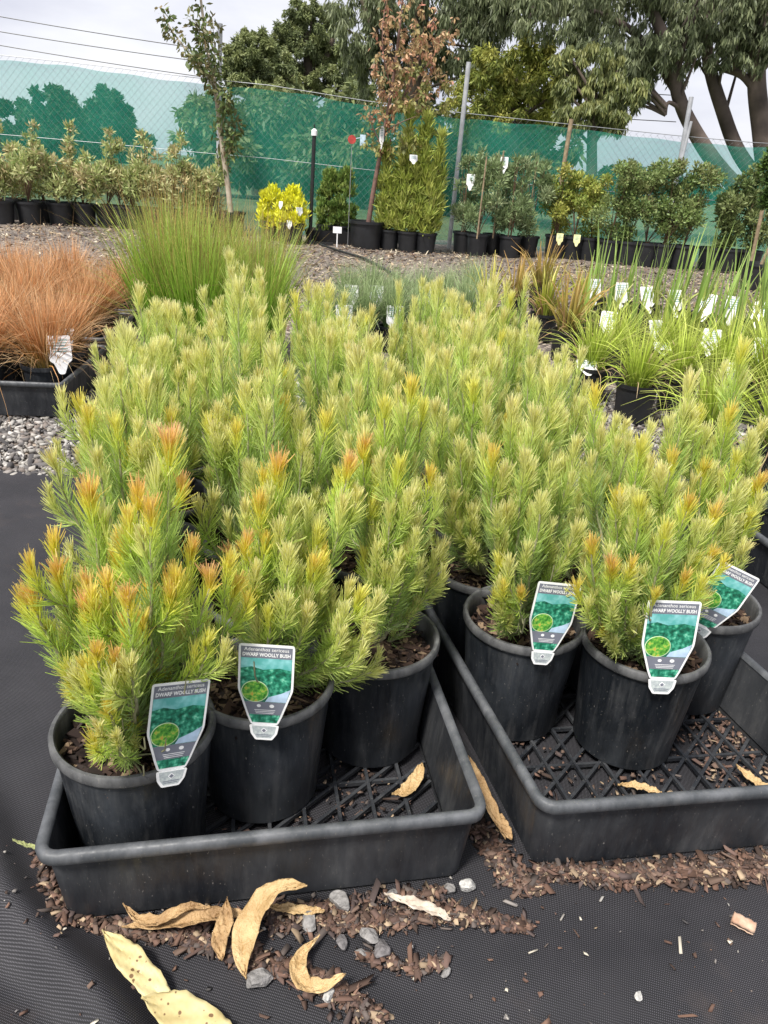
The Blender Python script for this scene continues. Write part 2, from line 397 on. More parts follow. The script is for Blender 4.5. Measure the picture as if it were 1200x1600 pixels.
# individual stones
def stone(x, y, s, col, label, seed):
    R = np.random.default_rng(seed)
    import bmesh
    bm = bmesh.new(); bmesh.ops.create_icosphere(bm, subdivisions=4, radius=1)
    k = [rdir(R, 1)[0] for _ in range(16)]; kd = R.uniform(.58, .84, 16)
    for v in bm.verts:
        p = np.array(v.co)
        for a, d in zip(k, kd):
            e = p @ a
            if e > d: p = p - a * (e - d) * .97
        p = p * (1 + .02 * math.sin(9 * p[0] + seed) * math.sin(8 * p[1]))
        v.co = (p[0] * s * 1.15, p[1] * s * .85, p[2] * s * .68)
    me = bpy.data.meshes.new('stone'); bm.to_mesh(me); bm.free(); me.materials.append(col)
    g = gp(x, y, s * .45)
    o = link('stone', me); o.location = (g[0], g[1], .003 + s * .42 + float(mat_z(g[0], g[1]))); o.rotation_euler = (0, 0, R.uniform(0, 6))
    tag(o, label, 'stone', 'stones lying in the bark in front of the trays')
ST1 = simple('stone_grey', (.24, .23, .22), .8, var=.35, scale=90, bump=.5, bscale=150)
ST2 = simple('stone_pale', (.30, .30, .29), .8, scale=160, col2=(.62, .60, .56), bump=.6, bscale=150)
ST3 = simple('stone_dark', (.15, .14, .14), .8, var=.4, scale=80, bump=.5, bscale=150)
SR = 1 / 1500
for i, (x, y, s, c_, lb) in enumerate([
    (730, 1385, 17, ST2, 'pale speckled stone just off the front right corner of the left tray'),
    (533, 1411, 23, ST1, 'broad grey stone against the front wall of the left tray'),
    (482, 1440, 20, ST1, 'round grey stone right of the tall curved dry leaf'),
    (578, 1465, 19, ST1, 'grey stone at the top of the small pile right of the curled leaf'),
    (597, 1484, 19, ST3, 'dark grey stone at the right of the small pile'),
    (565, 1492, 11, ST1, 'small grey stone at the bottom of the small pile'),
    (535, 1475, 13, ST3, 'small dark stone at the left of the small pile'),
    (405, 1532, 24, ST1, 'large grey stone under the foot of the tall curved dry leaf'),
    (512, 1563, 14, ST2, 'small pale stone below the curled crescent leaf'),
    (697, 1519, 10, ST1, 'lone little grey stone on the bare weed mat'),
    (996, 1561, 9, ST2, 'lone whitish pebble at the lower right of the weed mat'),
    (612, 1400, 13, ST1, 'small grey stone in the bark between the corner stone and the broad stone'),
    (702, 1390, 13, ST1, 'grey stone just left of the pale corner stone'),
    (1135, 945, 14, ST1, 'grey stone on the weed mat behind the rightmost bush pot'),
    (1185, 962, 11, ST2, 'pale stone on the weed mat at the right edge of view')]):
    stone(x, y, s * SR * 1.0, c_, lb, 50 + i)

# dry leaves: curved ribbons with thickness of their own
def dry_leaf(name, px, wid, col, label, z=None, cup=.25, curl=0.0, cat='dry leaf', group='fallen gum leaves around the trays', zs=None, base_z=.006):
    """px: outline spine as photo points on the ground; zs heights above it"""
    zs = zs or [0.0] * len(px)
    P = np.array([gp(x, y, base_z + z_) for (x, y), z_ in zip(px, zs)])
    if base_z < .02:
        for p in P: p[2] += float(mat_z(p[0], p[1]))
    K = 26; tt = np.linspace(0, 1, K); tk = np.linspace(0, 1, len(P))
    # smooth resample (Catmull-Rom)
    Q = []
    for t_ in tt:
        s = t_ * (len(P) - 1); i = min(int(s), len(P) - 2); u = s - i
        p0, p1, p2, p3 = P[max(i - 1, 0)], P[i], P[i + 1], P[min(i + 2, len(P) - 1)]
        Q.append(.5 * (2 * p1 + (p2 - p0) * u + (2 * p0 - 5 * p1 + 4 * p2 - p3) * u * u + (3 * p1 - p0 - 3 * p2 + p3) * u ** 3))
    Q = np.array(Q); T = nrm(np.gradient(Q, axis=0)); S = nrm(np.cross(T, np.array([0, 0, 1.])))
    w = wid * np.interp(tt, [0, .05, .12, .35, .7, .9, 1], [.06, .07, .35, 1, .9, .45, .02]) * (1 + .05 * np.sin(tt * 37 + wid * 900) * np.sin(tt * 91))
    M = 9; V = []
    for k in range(K):
        for j in range(M):
            s = (j / (M - 1) - .5) * 2
            z_ = cup * .6 * w[k] * (s * s) + .0016 * math.sin(k * 1.1 + j * 1.7 + wid * 700) + .0009 * math.sin(k * 2.9 + j) + curl * w[k] * s
            if j == M // 2: z_ -= .0012
            V.append(Q[k] + S[k] * s * w[k] / 2 + np.array([0, 0, z_]))
    V = np.array(V)
    F = [(k * M + j, k * M + j + 1, (k + 1) * M + j + 1, (k + 1) * M + j) for k in range(K - 1) for j in range(M - 1)]
    c0 = Q.mean(0); c0[2] = 0
    mb = MB(); mb.add(V - c0, F)
    me = mb.mesh(name, col, 60); o = link(name, me); o.location = tuple(c0)
    sm = o.modifiers.new('thickness', 'SOLIDIFY'); sm.thickness = .0003; sm.offset = 1
    tag(o, label, cat, group)
DL_brown = simple('dry_leaf_brown', (.28, .165, .07), .6, scale=40, col2=(.55, .37, .18), bump=.5, bscale=260)
DL_tan = simple('dry_leaf_tan', (.40, .26, .11), .55, scale=30, col2=(.66, .48, .25), bump=.5, bscale=240)
m, t = newmat('dry_leaf_yellow'); DL_yel = m; l = t.links.new
c = coord(t); b = N(t, 'ShaderNodeBsdfPrincipled', i_Roughness=.6); o = N(t, 'ShaderNodeOutputMaterial')
n = N(t, 'ShaderNodeTexNoise', i_Scale=25.0, i_Detail=5.0); l(c.outputs[0], n.inputs['Vector'])
r = ramp(t, [(.3, (.44, .35, .15)), (.7, (.62, .54, .29))]); l(n.outputs[0], r.inputs[0])
v = N(t, 'ShaderNodeTexVoronoi', i_Scale=120.0); l(c.outputs[0], v.inputs['Vector'])
n2 = N(t, 'ShaderNodeTexNoise', i_Scale=60.0); l(c.outputs[0], n2.inputs['Vector'])
ad = N(t, 'ShaderNodeMath', operation='ADD'); l(v.outputs['Distance'], ad.inputs[0]); l(n2.outputs[0], ad.inputs[1])
r2 = ramp(t, [(.58, (1, 1, 1)), (.66, (0, 0, 0))]); l(ad.outputs[0], r2.inputs[0])
mx = N(t, 'ShaderNodeMixRGB'); l(r2.outputs[0], mx.inputs[0]); l(r.outputs[0], mx.inputs[1]); mx.inputs[2].default_value = (.16, .09, .04, 1)
l(mx.outputs[0], b.inputs['Base Color']); l(b.outputs[0], o.inputs[0])
for args in [
    dict(px=[(160, 1455), (185, 1480), (215, 1515), (248, 1550), (268, 1568)], wid=.031, col=DL_yel, label='pale yellow speckled leaf lying on the mat left of the brown leaves', zs=[.012, .016, .014, .010, .006], cup=.12),
    dict(px=[(222, 1568), (255, 1572), (300, 1590), (345, 1622), (380, 1665)], wid=.044, col=DL_yel, label='pale yellow leaf cut by the bottom edge of the picture', zs=[.012, .012, .012, .01, .004], cup=.1),
    dict(px=[(190, 1448), (235, 1446), (290, 1440), (345, 1430), (392, 1432)], wid=.022, col=DL_brown, label='long twisted brown leaf lying along the front of the left tray', zs=[.012, .010, .016, .014, .008], cup=.5),
    dict(px=[(192, 1412), (215, 1436), (250, 1440), (290, 1420), (330, 1418)], wid=.015, col=DL_brown, label='narrow brown leaf arched over the long twisted leaf at the tray wall', zs=[.03, .016, .02, .026, .02], cup=.5),
    dict(px=[(355, 1402), (352, 1440), (343, 1470), (347, 1500)], wid=.021, col=DL_brown, label='short brown leaf hanging beside the tall curved leaf', zs=[.030, .02, .012, .006], cup=.25),
    dict(px=[(385, 1530), (378, 1500), (385, 1455), (405, 1415), (435, 1388), (480, 1384)], wid=.031, col=DL_tan, label='tall curved tan leaf leaning on the front wall of the left tray', zs=[.010, .014, .022, .045, .062, .075], cup=.18),
    dict(px=[(415, 1416), (445, 1420), (480, 1424), (508, 1423)], wid=.014, col=DL_tan, label='small flat tan leaf in the bark against the left tray', zs=[.010, .010, .008, .006], cup=.3),
    dict(px=[(500, 1462), (475, 1490), (465, 1520), (478, 1545), (510, 1545), (540, 1524)], wid=.020, col=DL_tan, label='crescent curled tan leaf on the weed mat in front of the stone pile', zs=[.016, .010, .008, .008, .010, .022], cup=.4),
    dict(px=[(600, 1396), (640, 1410), (680, 1424), (705, 1438)], wid=.016, col=simple('bark_strip', (.40, .33, .26), .8, scale=70, col2=(.62, .55, .46)), label='pale grey strip of bark in the chips off the left tray', zs=[.012, .012, .010, .006], cup=.3, cat='bark strip', name='bark_strip', group=None),
    dict(px=[(720, 1168), (738, 1205), (765, 1258), (790, 1310)], wid=.020, col=DL_brown, label='brown leaf wedged upright between the two trays', zs=[.05, .045, .03, .010], cup=.3),
    dict(px=[(768, 1262), (785, 1290), (800, 1312)], wid=.018, col=DL_brown, label='short brown leaf on the bark between the two trays', zs=[.02, .02, .012], cup=.3),
    dict(px=[(22, 1324), (45, 1325), (75, 1327)], wid=.006, col=simple('green_blade', (.42, .45, .20), .5), label='thin pale green blade on the mat at the front left tray corner', zs=[.016, .012, .010], cup=.2),
    dict(px=[(612, 1240), (632, 1238), (650, 1218), (660, 1192)], wid=.022, col=DL_tan, label='orange tan leaf curled on the lattice floor of the left tray', zs=[0, .0, .006, .012], cup=.3, base_z=.022),
    dict(px=[(965, 1226), (990, 1228), (1015, 1234), (1035, 1240)], wid=.016, col=DL_tan, label='tan leaf on the lattice floor in front of the middle pot of the right tray', zs=[.0, .002, .002, 0], cup=.3, base_z=.022),
    dict(px=[(1150, 1195), (1180, 1222), (1215, 1240)], wid=.018, col=DL_tan, label='tan leaf on the lattice at the right end of the right tray', zs=[.0, .002, .002], cup=.3, base_z=.022),
]:
    args = dict(args); nm = args.pop('name', 'dry_leaf'); dry_leaf(nm, **args)
# rolled bit of pinkish bark at the right
mb = MB(); A = gp(1145, 1432, .012); B = gp(1180, 1450, .012)
pts = []
for k in range(9):
    u = k / 8; r_ = .0085
    pts.append((A * (1 - u) + B * u, r_))
V = []; F = []
ax = nrm((B - A)[None])[0]; s_ = nrm(np.cross(ax, [0, 0, 1.])[None])[0]; w_ = np.cross(s_, ax)
for k, (p, r_) in enumerate(pts):
    for j in range(15):
        a = j / 14 * 5.6 + .3; rr = r_ * (1 - .035 * j / 2) * (1 + .1 * math.sin(k * 2 + j * .6))
        V.append(p - A * [1, 1, 0] + rr * (math.cos(a) * s_ + math.sin(a) * w_) + np.array([0, 0, -.003]))
for k in range(8):
    for j in range(14): F.append((k * 15 + j, k * 15 + j + 1, (k + 1) * 15 + j + 1, (k + 1) * 15 + j))
mb.add(V, F); o = mb.build('bark_roll', simple('pink_bark', (.40, .22, .14), .8, scale=60, col2=(.62, .46, .34)), None, 50); o.location = (A[0], A[1], 0)
o.modifiers.new('thickness', 'SOLIDIFY').thickness = .001
tag(o, 'rolled pinkish bark curl lying alone on the weed mat at the right', 'bark curl')

# ------------------------------------------------------------------ trays
def rrect(w, d, r, n=5):
    P = []
    for cx, cy, a0 in ((w / 2 - r, d / 2 - r, 0), (-w / 2 + r, d / 2 - r, 90), (-w / 2 + r, -d / 2 + r, 180), (w / 2 - r, -d / 2 + r, 270)):
        for k in range(n + 1):
            a = math.radians(a0 + 90 * k / n); P.append((cx + r * math.cos(a), cy + r * math.sin(a)))
    return P
def loft(mb, loops):
    n = len(loops[0]); vs = [p for lp in loops for p in lp]; fs = []
    for i in range(len(loops) - 1):
        for k in range(n):
            a = i * n + k; b = i * n + (k + 1) % n
            fs.append((a, b, b + n, a + n))
    mb.add(vs, fs)
def ringloop(w, d, r, z): return [(x, y, z) for x, y in rrect(w, d, r)]
def make_tray(w, d, h, cell=.052, wall_h=None):
    root = empty('plant_tray', (0, 0, 0))
    ins = .010
    def at(z, off): # wall tapers
        k = 2 * ins * (1 - z / h)
        return ringloop(w - .022 - k + 2 * off, d - .022 - k + 2 * off, max(.006, .020 + off), z)
    mb = MB(); loft(mb, [at(.012, -.006), at(.0, -.004), at(.0, 0), at(h - .004, 0), at(h - .002, -.0032), at(.012, -.0032)])
    mb.build('tray_wall', M_tray, root, 40)
    mb = MB()
    prof = [(0.0, h - .014), (.0065, h - .015), (.0095, h - .012), (.0105, h - .004), (.009, h + .001), (.004, h + .003), (-.002, h + .001), (-.004, h - .004)]
    loft(mb, [[(x, y, z) for x, y in rrect(w - .024 + 2 * o_, d - .024 + 2 * o_, max(.01, .017 + o_))] for o_, z in prof])
    mb.build('tray_rim', M_trayrim, root, 60)
    mb = MB(); fw, fd = w - .022 - 2 * ins - .012, d - .022 - 2 * ins - .012
    # lattice: straight bars and slanting bars, clipped to the floor
    def bar(x0, y0, ang, zz, wd=.0048, ht=.006):
        dx, dy = math.cos(ang), math.sin(ang); ts = []
        lo, hi = -9, 9
        for p, q, L_ in ((x0, dx, fw / 2), (y0, dy, fd / 2)):
            if abs(q) < 1e-6:
                if abs(p) > L_: return
                continue
            a, b = (-L_ - p) / q, (L_ - p) / q
            lo, hi = max(lo, min(a, b)), min(hi, max(a, b))
        if hi - lo < .02: return
        mb.box((x0 + dx * (lo + hi) / 2, y0 + dy * (lo + hi) / 2, zz), (hi - lo, wd, ht), ang)
    for i in range(-12, 13):
        bar(i * cell * .95, 0, math.radians(90), .0080)
        bar(i * cell * 1.0, 0, math.radians(38), .0065)
        bar(0, i * cell * 1.6, 0, .0050)
    mb.build('tray_lattice', M_tray, root)
    return root
TA = math.radians(14)
U = np.array([math.cos(TA), math.sin(TA)]); Vv = np.array([-math.sin(TA), math.cos(TA)])
TW, TD, TH = .540, .55, .124
tray0 = make_tray(TW, TD, TH)
def put_tray(o, fl, lab, grp, ang=math.radians(12), w=TW, d=TD):
    u = np.array([math.cos(ang), math.sin(ang)]); v = np.array([-math.sin(ang), math.cos(ang)])
    c_ = np.array(fl) + u * w / 2 + v * d / 2
    o.location = (c_[0], c_[1], .006); o.rotation_euler = (0, 0, ang)
    tag(o, lab, 'plant tray', grp); return o
GRT = 'black trays holding the woolly bushes'
L0 = np.array([-.366, .574]); R0 = np.array([.222, .700])
TW1 = .535
put_tray(tray0, L0, 'front left black lattice tray with three woolly bush pots and an empty corner', GRT)
tl = [('black tray directly behind the front left tray, under the second rows of bushes', L0 + Vv * .565, 0), ('rearmost black tray of the left bush block', L0 + Vv * 1.13, 0),
      ('front right black lattice tray with bark on its floor, cut by the right edge', R0, .03), ('black tray directly behind the front right tray, hidden among bushes', R0 + Vv * .565, 0), ('rearmost black tray of the right bush block', R0 + Vv * 1.13, 0)]
for lb, fl, a__ in tl:
    c_ = copy_tree(tray0)
    if a__:                                   # this one is flexed out of square by its load
        for ch in c_.children:
            ch.data = ch.data.copy()
            for v_ in ch.data.vertices: v_.co.x = v_.co.x * .955 - v_.co.y * .105 - .040
    put_tray(c_, fl, lb, GRT, math.radians(10.5) if a__ else TA)

# bark lying on the right tray's floor
R = np.random.default_rng(9)
a_ = R.uniform(0, 1, (620, 2)); q = R0 + U * .36 + U * (a_[:, :1] * .15) + Vv * (.05 + a_[:, 1:] * .30)
q = np.concatenate([q, np.full((len(q), 1), .010)], 1)
q2 = L0 + U * (.2 + R.uniform(0, 1, (220, 1)) * .28) + Vv * (.06 + R.uniform(0, 1, (220, 1)) * .22); q2 = np.concatenate([q2, np.full((220, 1), .013)], 1)
q3 = R0 + U * (.05 + R.uniform(0, 1, (160, 1)) * .35) + Vv * (.05 + R.uniform(0, 1, (160, 1)) * .2); q3 = np.concatenate([q3, np.full((160, 1), .013)], 1)
tag(link('tray_bark', chips('tray_bark', np.concatenate([q, q3]), R, .0025, .0075, BARK, '', '')), 'bark crumbs spilled on the lattice floor of the front right tray', 'bark mulch', kind='stuff')
tag(link('tray_bark', chips('tray_bark', q2, R, .002, .006, BARK, '', '')), 'bark crumbs spilled on the lattice floor of the front left tray', 'bark mulch', kind='stuff')

# ------------------------------------------------------------------ pots
PR, PH = .0985, .20     # rim radius, height
def pot_meshes(PR, PH, rim=True):
    rb = PR * .80; rt = PR * .945
    mb = MB(); mb.lathe([(0.001, .002), (rb - .006, .0), (rb, .006), (rb + .0008, .03), (rt, PH - .018), (rt, PH - .006)], 64)
    a = mb.mesh('pot_body', M_pot, 40)
    mb = MB(); mb.lathe([(rt, PH - .016), (PR - .0015, PH - .015), (PR, PH - .012), (PR, PH - .003), (PR - .002, PH), (PR - .006, PH), (PR - .0085, PH - .003), (rt - .003, PH - .02), (rt - .006, PH - .055)], 64)
    b = mb.mesh('pot_rim', M_potrim, 50)
    return a, b
POT_A, POT_B = pot_meshes(PR, PH)
def soil_mesh(PR, PH, seed, chipn=420):
    R = np.random.default_rng(seed); r0 = PR * .93 - .007; zt = PH - .030
    parts = []
    # mound: a disc of rings
    V = [(0, 0, zt + .006)]; F = []
    nr, na = 8, 32
    for i in range(1, nr + 1):
        for k in range(na):
            a = 6.2832 * k / na; r = r0 * i / nr
            V.append((r * math.cos(a), r * math.sin(a), zt + .006 * (1 - i / nr) + R.uniform(-.002, .002)))
    for k in range(na): F.append((0, 1 + k, 1 + (k + 1) % na, 1 + (k + 1) % na))
    V = np.array(V); Fq = []
    for i in range(nr - 1):
        for k in range(na):
            a = 1 + i * na + k; b = 1 + i * na + (k + 1) % na
            Fq.append((a, a + na, b + na, b))
    mb = MB(); mb.add(V, Fq + [(0, 1 + k, 1 + (k + 1) % na) for k in range(na)])
    rr = r0 * np.sqrt(R.uniform(0, 1, chipn)) * .97; aa = R.uniform(0, 6.283, chipn)
    pts = np.stack([rr * np.cos(aa), rr * np.sin(aa), zt + .006 * (1 - rr / r0) + R.uniform(.001, .006, chipn)], 1)
    me = chips('c', pts, R, .004, .012, [(.03, .019, .014), (.055, .034, .026), (.02, .013, .011), (.08, .05, .036), (.04, .03, .027), (.20, .14, .09)], '', '')
    nv = len(mb.v); me2 = mb.mesh('mound', M_soil, 60)
    # join the mound and chips
    v2 = np.empty(len(me.vertices) * 3, np.float32); me.vertices.foreach_get('co', v2); v2 = v2.reshape(-1, 3)
    ca = np.empty(len(me.vertices) * 4, np.float32); me.color_attributes['Col'].data.foreach_get('color', ca); ca = ca.reshape(-1, 4)
    fs = [tuple(p.vertices) for p in me.polygons]
    out = bpy.data.meshes.new('potting_mix'); out.from_pydata([tuple(p) for p in mb.v] + [tuple(p) for p in v2.tolist()], [], mb.f + [tuple(nv + i for i in f) for f in fs])
    c = out.color_attributes.new('Col', 'FLOAT_COLOR', 'POINT'); full = np.ones((len(out.vertices), 4), np.float32)
    full[:nv, :3] = (.018, .012, .010); full[nv:] = ca; c.data.foreach_set('color', full.ravel())
    out.materials.append(M_chip); return out
SOILS = [soil_mesh(PR, PH, s) for s in (1, 2, 3)]

# ------------------------------------------------------------------ woolly bushes
def bez(p0, p1, p2, p3, n):
    t_ = np.linspace(0, 1, n)[:, None]
    return (1 - t_) ** 3 * p0 + 3 * (1 - t_) ** 2 * t_ * p1 + 3 * (1 - t_) * t_ ** 2 * p2 + t_ ** 3 * p3
def lerp(a, b, t_): return a * (1 - t_) + b * t_
C_LOW = np.array([.33, .48, .15]); C_MID = np.array([.56, .76, .12]); C_HI = np.array([.78, .86, .17])
C_SIL = np.array([.60, .67, .43]); C_YEL = np.array([.93, .82, .06]); C_ORG = np.array([.92, .54, .24]); C_RED = np.array([.86, .44, .32]); C_TAN = np.array([.90, .68, .46])
def woolly(seed, tips, base_r=.012, silver=.35, dens=1.0, side_gap=.075, avoid=()):
    """tips: local (x,y,z, orange 0..1, scale) of every shoot; z above the pot floor. returns foliage mesh, stem mesh"""
    R = np.random.default_rng(seed)
    zt = PH - .028
    mb = MB(); shoots = []
    lean = R.normal(0, .012, 2)
    hmax = max(t_[2] for t_ in tips)
    trunk = bez(np.array([0, 0, zt - .01]), np.array([0, 0, zt + .04]), np.array([lean[0], lean[1], zt + .08]), np.array([lean[0] * 2, lean[1] * 2, zt + (hmax - zt) * .42]), 12)
    mb.tube(trunk, np.linspace(.0055, .0028, 12), 7)
    for (x, y, z, org, sc) in tips:
        tip = np.array([x, y, z]); hgt = z - zt; rad = math.hypot(x, y)
        f = np.clip(R.uniform(.05, .75) * (1 - min(1, rad / .16) * .7), 0.04, .9)
        st = trunk[int(f * 11)].copy()
        if st[2] > z - .06: st = trunk[1].copy()
        dz = z - st[2]
        out = np.array([x - st[0], y - st[1], 0.0])
        c1 = st + out * .55 + np.array([0, 0, dz * .18]); c2 = tip - np.array([out[0] * .12, out[1] * .12, max(.03, dz * .38)])
        if dz < .08: c2 = tip - np.array([out[0] * .3, out[1] * .3, .02])
        P = bez(st, c1, c2, tip, 24); P[1:-1] += R.normal(0, .0012, (22, 3))
        Ls = np.linalg.norm(np.diff(P, axis=0), axis=1).sum()
        mb.tube(P[::2], np.linspace(.0032, .0014, 12), 6)
        shoots.append((P, org, sc, .16, True, z))
        # side shoots
        ns = int(R.poisson(Ls / side_gap)) if sc > .6 else 0
        for _ in range(ns):
            u = R.uniform(.25, .88); i = int(u * 23); p = P[i]; tdir = nrm((P[min(i + 1, 23)] - P[i - 1])[None])[0]
            sd_ = rdir(R, 1)[0]; sd_ = nrm((sd_ - tdir * (sd_ @ tdir))[None])[0]
            ln = R.uniform(.035, .100) * (1 - .35 * u)
            e = p + tdir * ln * .85 + sd_ * ln * R.uniform(.28, .5) + np.array([0, 0, ln * .25])
            SP = bez(p, p + sd_ * ln * .35 + tdir * ln * .2, e - np.array([0, 0, ln * .4]), e, 9)
            mb.tube(SP[::2], np.linspace(.0014, .0008, 5), 4, False)
            shoots.append((SP, np.clip(org * R.uniform(.3, 1.1) - .1, 0, 1), R.uniform(.72, .92), .05, False, e[2]))
    parts = []
    for P, org, sc, bare, main, ztop in shoots:
        seg = np.linalg.norm(np.diff(P, axis=0), axis=1); cum = np.concatenate([[0], np.cumsum(seg)]); Ls = cum[-1]
        if not main and any(np.linalg.norm(P[-1] - a_[:3]) < a_[3] + .012 for a_ in avoid): continue
        n = int(Ls * (1 - bare) / .00068 * dens) + 50; ntip = int(75 * dens * sc) if main else int(34 * dens)
        s = np.concatenate([R.uniform(bare * Ls, Ls, n), Ls - np.abs(R.normal(0, .013, ntip))])
        s = np.clip(s, 0, Ls); n = len(s)
        base = np.stack([np.interp(s, cum, P[:, k]) for k in range(3)], 1)
        T = nrm(np.gradient(P, axis=0)); tan = nrm(np.stack([np.interp(s, cum, T[:, k]) for k in range(3)], 1))
        sd_ = rdir(R, n); sd_ = nrm(sd_ - tan * (sd_ * tan).sum(1, keepdims=True))
        ft = np.clip((Ls - s) / .085, 0, 1)                      # 0 at the tip, 1 in the older part
        low = np.clip(1.25 - (base[:, 2] - zt) / .13, 0, 1)            # the lowest, oldest leaves stand out
        ang = np.radians(lerp(19, 31, ft ** .8) + 22 * low * ft + R.normal(0, 8, n))
        ln = lerp(.0265, .0375, np.clip(ft * 1.6, 0, 1)) * R.uniform(.62, 1.12, n) * sc * (1 - .2 * low)
        D = tan * np.cos(ang)[:, None] + sd_ * np.sin(ang)[:, None]
        bend = np.radians(lerp(14, 20, ft) + R.normal(0, 12, n))
        D2 = nrm(D + tan * np.sin(bend)[:, None] + np.array([0, 0, .18]) * ft[:, None])
        mid = base + D * (ln * .5)[:, None]; tip = mid + D2 * (ln * .5)[:, None]
        PP = np.stack([base, mid, tip], 1)
        side = nrm(np.cross(D, rdir(R, n)))
        w = np.array([.0006, .00112, .0006])[None] * R.uniform(.8, 1.2, (n, 1)) * (1 + .15 * (1 - ft[:, None]))
        # leaf colour by age of the growth
        age = np.clip((Ls - s) / .20, 0, 1)[:, None]
        c = lerp(C_HI, C_MID, np.clip(age * 2.4, 0, 1)); c = lerp(c, C_LOW, np.clip(age * 1.5 - .30, 0, 1))
        sil = R.uniform(0, 1, (n, 1)) * silver * 1.25; c = lerp(c, C_SIL, sil * np.clip(.35 + age, 0, 1))
        nt = np.clip(1 - (Ls - s) / .045, 0, 1)[:, None]
        c = lerp(c, C_YEL, np.clip(nt * 1.2, 0, 1) * min(.95, org * 1.25))
        warm = lerp(C_ORG, C_RED, R.uniform(0, 1) * .8) if org > .35 else C_TAN
        k1 = np.clip(nt * 1.6 - .45, 0, 1) * min(1, org * 1.1)
        cb = lerp(c, C_YEL, k1 * .25); ct = lerp(c, warm, np.clip(k1 * 1.1, 0, 1))
        pale = lerp(c, np.array([.85, .82, .50]), .42 * (1 - ft[:, None]))
        if org < .3: cb = pale; ct = lerp(pale, C_TAN, nt * (.34 + org))
        j = R.uniform(.72, 1.22, (n, 1))
        C3 = np.stack([cb * j, lerp(cb, ct, .45) * j, ct * j * 1.05], 1)
        if avoid:
            kp = np.ones(n, bool)
            for a_ in avoid: kp &= np.linalg.norm(PP[:, 2] - a_[:3], axis=1) > a_[3]
            PP, side, w, C3 = PP[kp], side[kp], w[kp], C3[kp]
        parts.append(blades(PP, side, w, np.clip(C3, 0, .9)))
    V, F, C = join_blades(parts)
    return np_mesh('foliage', V, F, M_needle, C), mb.mesh('stems', M_stem, 60)

# plant label (a thin printed plastic tag clipped over the rim)
def shp(kind):
    w, h = .034, .112
    if kind == 'out': s = 0.0
    else: s = .0028
    return [(-w + s, .112 - s), (w - s, .112 - s), (w - s * 1.2, .050), (.0215 - s, .012), (.0165 - s, s * .6 + .0), (-.0165 + s, s * .6), (-.0215 + s, .012), (-w + s * 1.2, .050)]
def half(z, s=.0028):
    """inner half width at height z"""
    w = .034 - s
    if z >= .050: return w
    if z >= .012: return (.0215 - s) + (w - .0215 + s) * (z - .012) / .038
    return (.0165 - s) + (.0050) * z / .012
def band(z0, z1, y0, y1, n=5, xr=None, xl=None):
    zs = [z0 + (z1 - z0) * k / n for k in range(n + 1)]
    return [(-half(z), z) for z in zs] + [(half(z), z) for z in reversed(zs)]
def rounded(poly, r=.003, n=4):
    out = []
    for i, p in enumerate(poly):
        a = np.array(poly[i - 1]); b = np.array(p); c_ = np.array(poly[(i + 1) % len(poly)])
        d1 = (a - b) / np.linalg.norm(a - b); d2 = (c_ - b) / np.linalg.norm(c_ - b)
        for k in range(n + 1):
            t_ = k / n; out.append(tuple((b + d1 * r) * (1 - t_) ** 2 + 2 * b * t_ * (1 - t_) + (b + d2 * r) * t_ ** 2))
    return out
def photo_mat(name, stops, scale, rough=.3):
    m, t = newmat(name); l = t.links.new
    c = coord(t); v = N(t, 'ShaderNodeTexVoronoi', i_Scale=scale); n = N(t, 'ShaderNodeTexNoise', i_Scale=scale * 1.6, i_Detail=4.0)
    l(c.outputs[0], v.inputs['Vector']); l(c.outputs[0], n.inputs['Vector'])
    a = N(t, 'ShaderNodeMath', operation='SUBTRACT'); l(n.outputs[0], a.inputs[0]); mu = N(t, 'ShaderNodeMath', operation='MULTIPLY'); mu.inputs[1].default_value = .38
    l(v.outputs['Distance'], mu.inputs[0]); l(mu.outputs[0], a.inputs[1])
    r = ramp(t, stops); l(a.outputs[0], r.inputs[0])
    b = N(t, 'ShaderNodeBsdfPrincipled', i_Roughness=rough); o = N(t, 'ShaderNodeOutputMaterial'); l(r.outputs[0], b.inputs['Base Color']); l(b.outputs[0], o.inputs[0])
    return m
M_hdr = simple('label_header', (.17, .18, .22), .35, var=.12)
M_pic = photo_mat('label_bush_print', [(.10, (.006, .07, .04)), (.32, (.02, .20, .12)), (.45, (.07, .38, .24)), (.6, (.30, .66, .48))], 130)
M_picsky = photo_mat('label_sky_print', [(.2, (.10, .38, .36)), (.6, (.28, .60, .62))], 60)
M_path = simple('label_path_print', (.42, .55, .70), .35, var=.2, scale=60)
M_ins = photo_mat('label_inset_print', [(.1, (.02, .14, .02)), (.33, (.12, .38, .05)), (.45, (.35, .50, .08)), (.6, (.62, .28, .06))], 150)
M_fine = simple('label_fine_print', (.30, .31, .36), .4, scale=900, col2=(.12, .12, .15))
def text_mesh(body, size, mat, bold=.0):
    cu = bpy.data.curves.new('txt', 'FONT'); cu.body = body; cu.size = size; cu.align_x = 'CENTER'; cu.offset = bold; cu.resolution_u = 2
    o = bpy.data.objects.new('txt', cu); COL.objects.link(o)
    dg = bpy.context.evaluated_depsgraph_get(); me = bpy.data.meshes.new_from_object(o.evaluated_get(dg))
    bpy.data.objects.remove(o); me.materials.clear(); me.materials.append(mat)
    return me
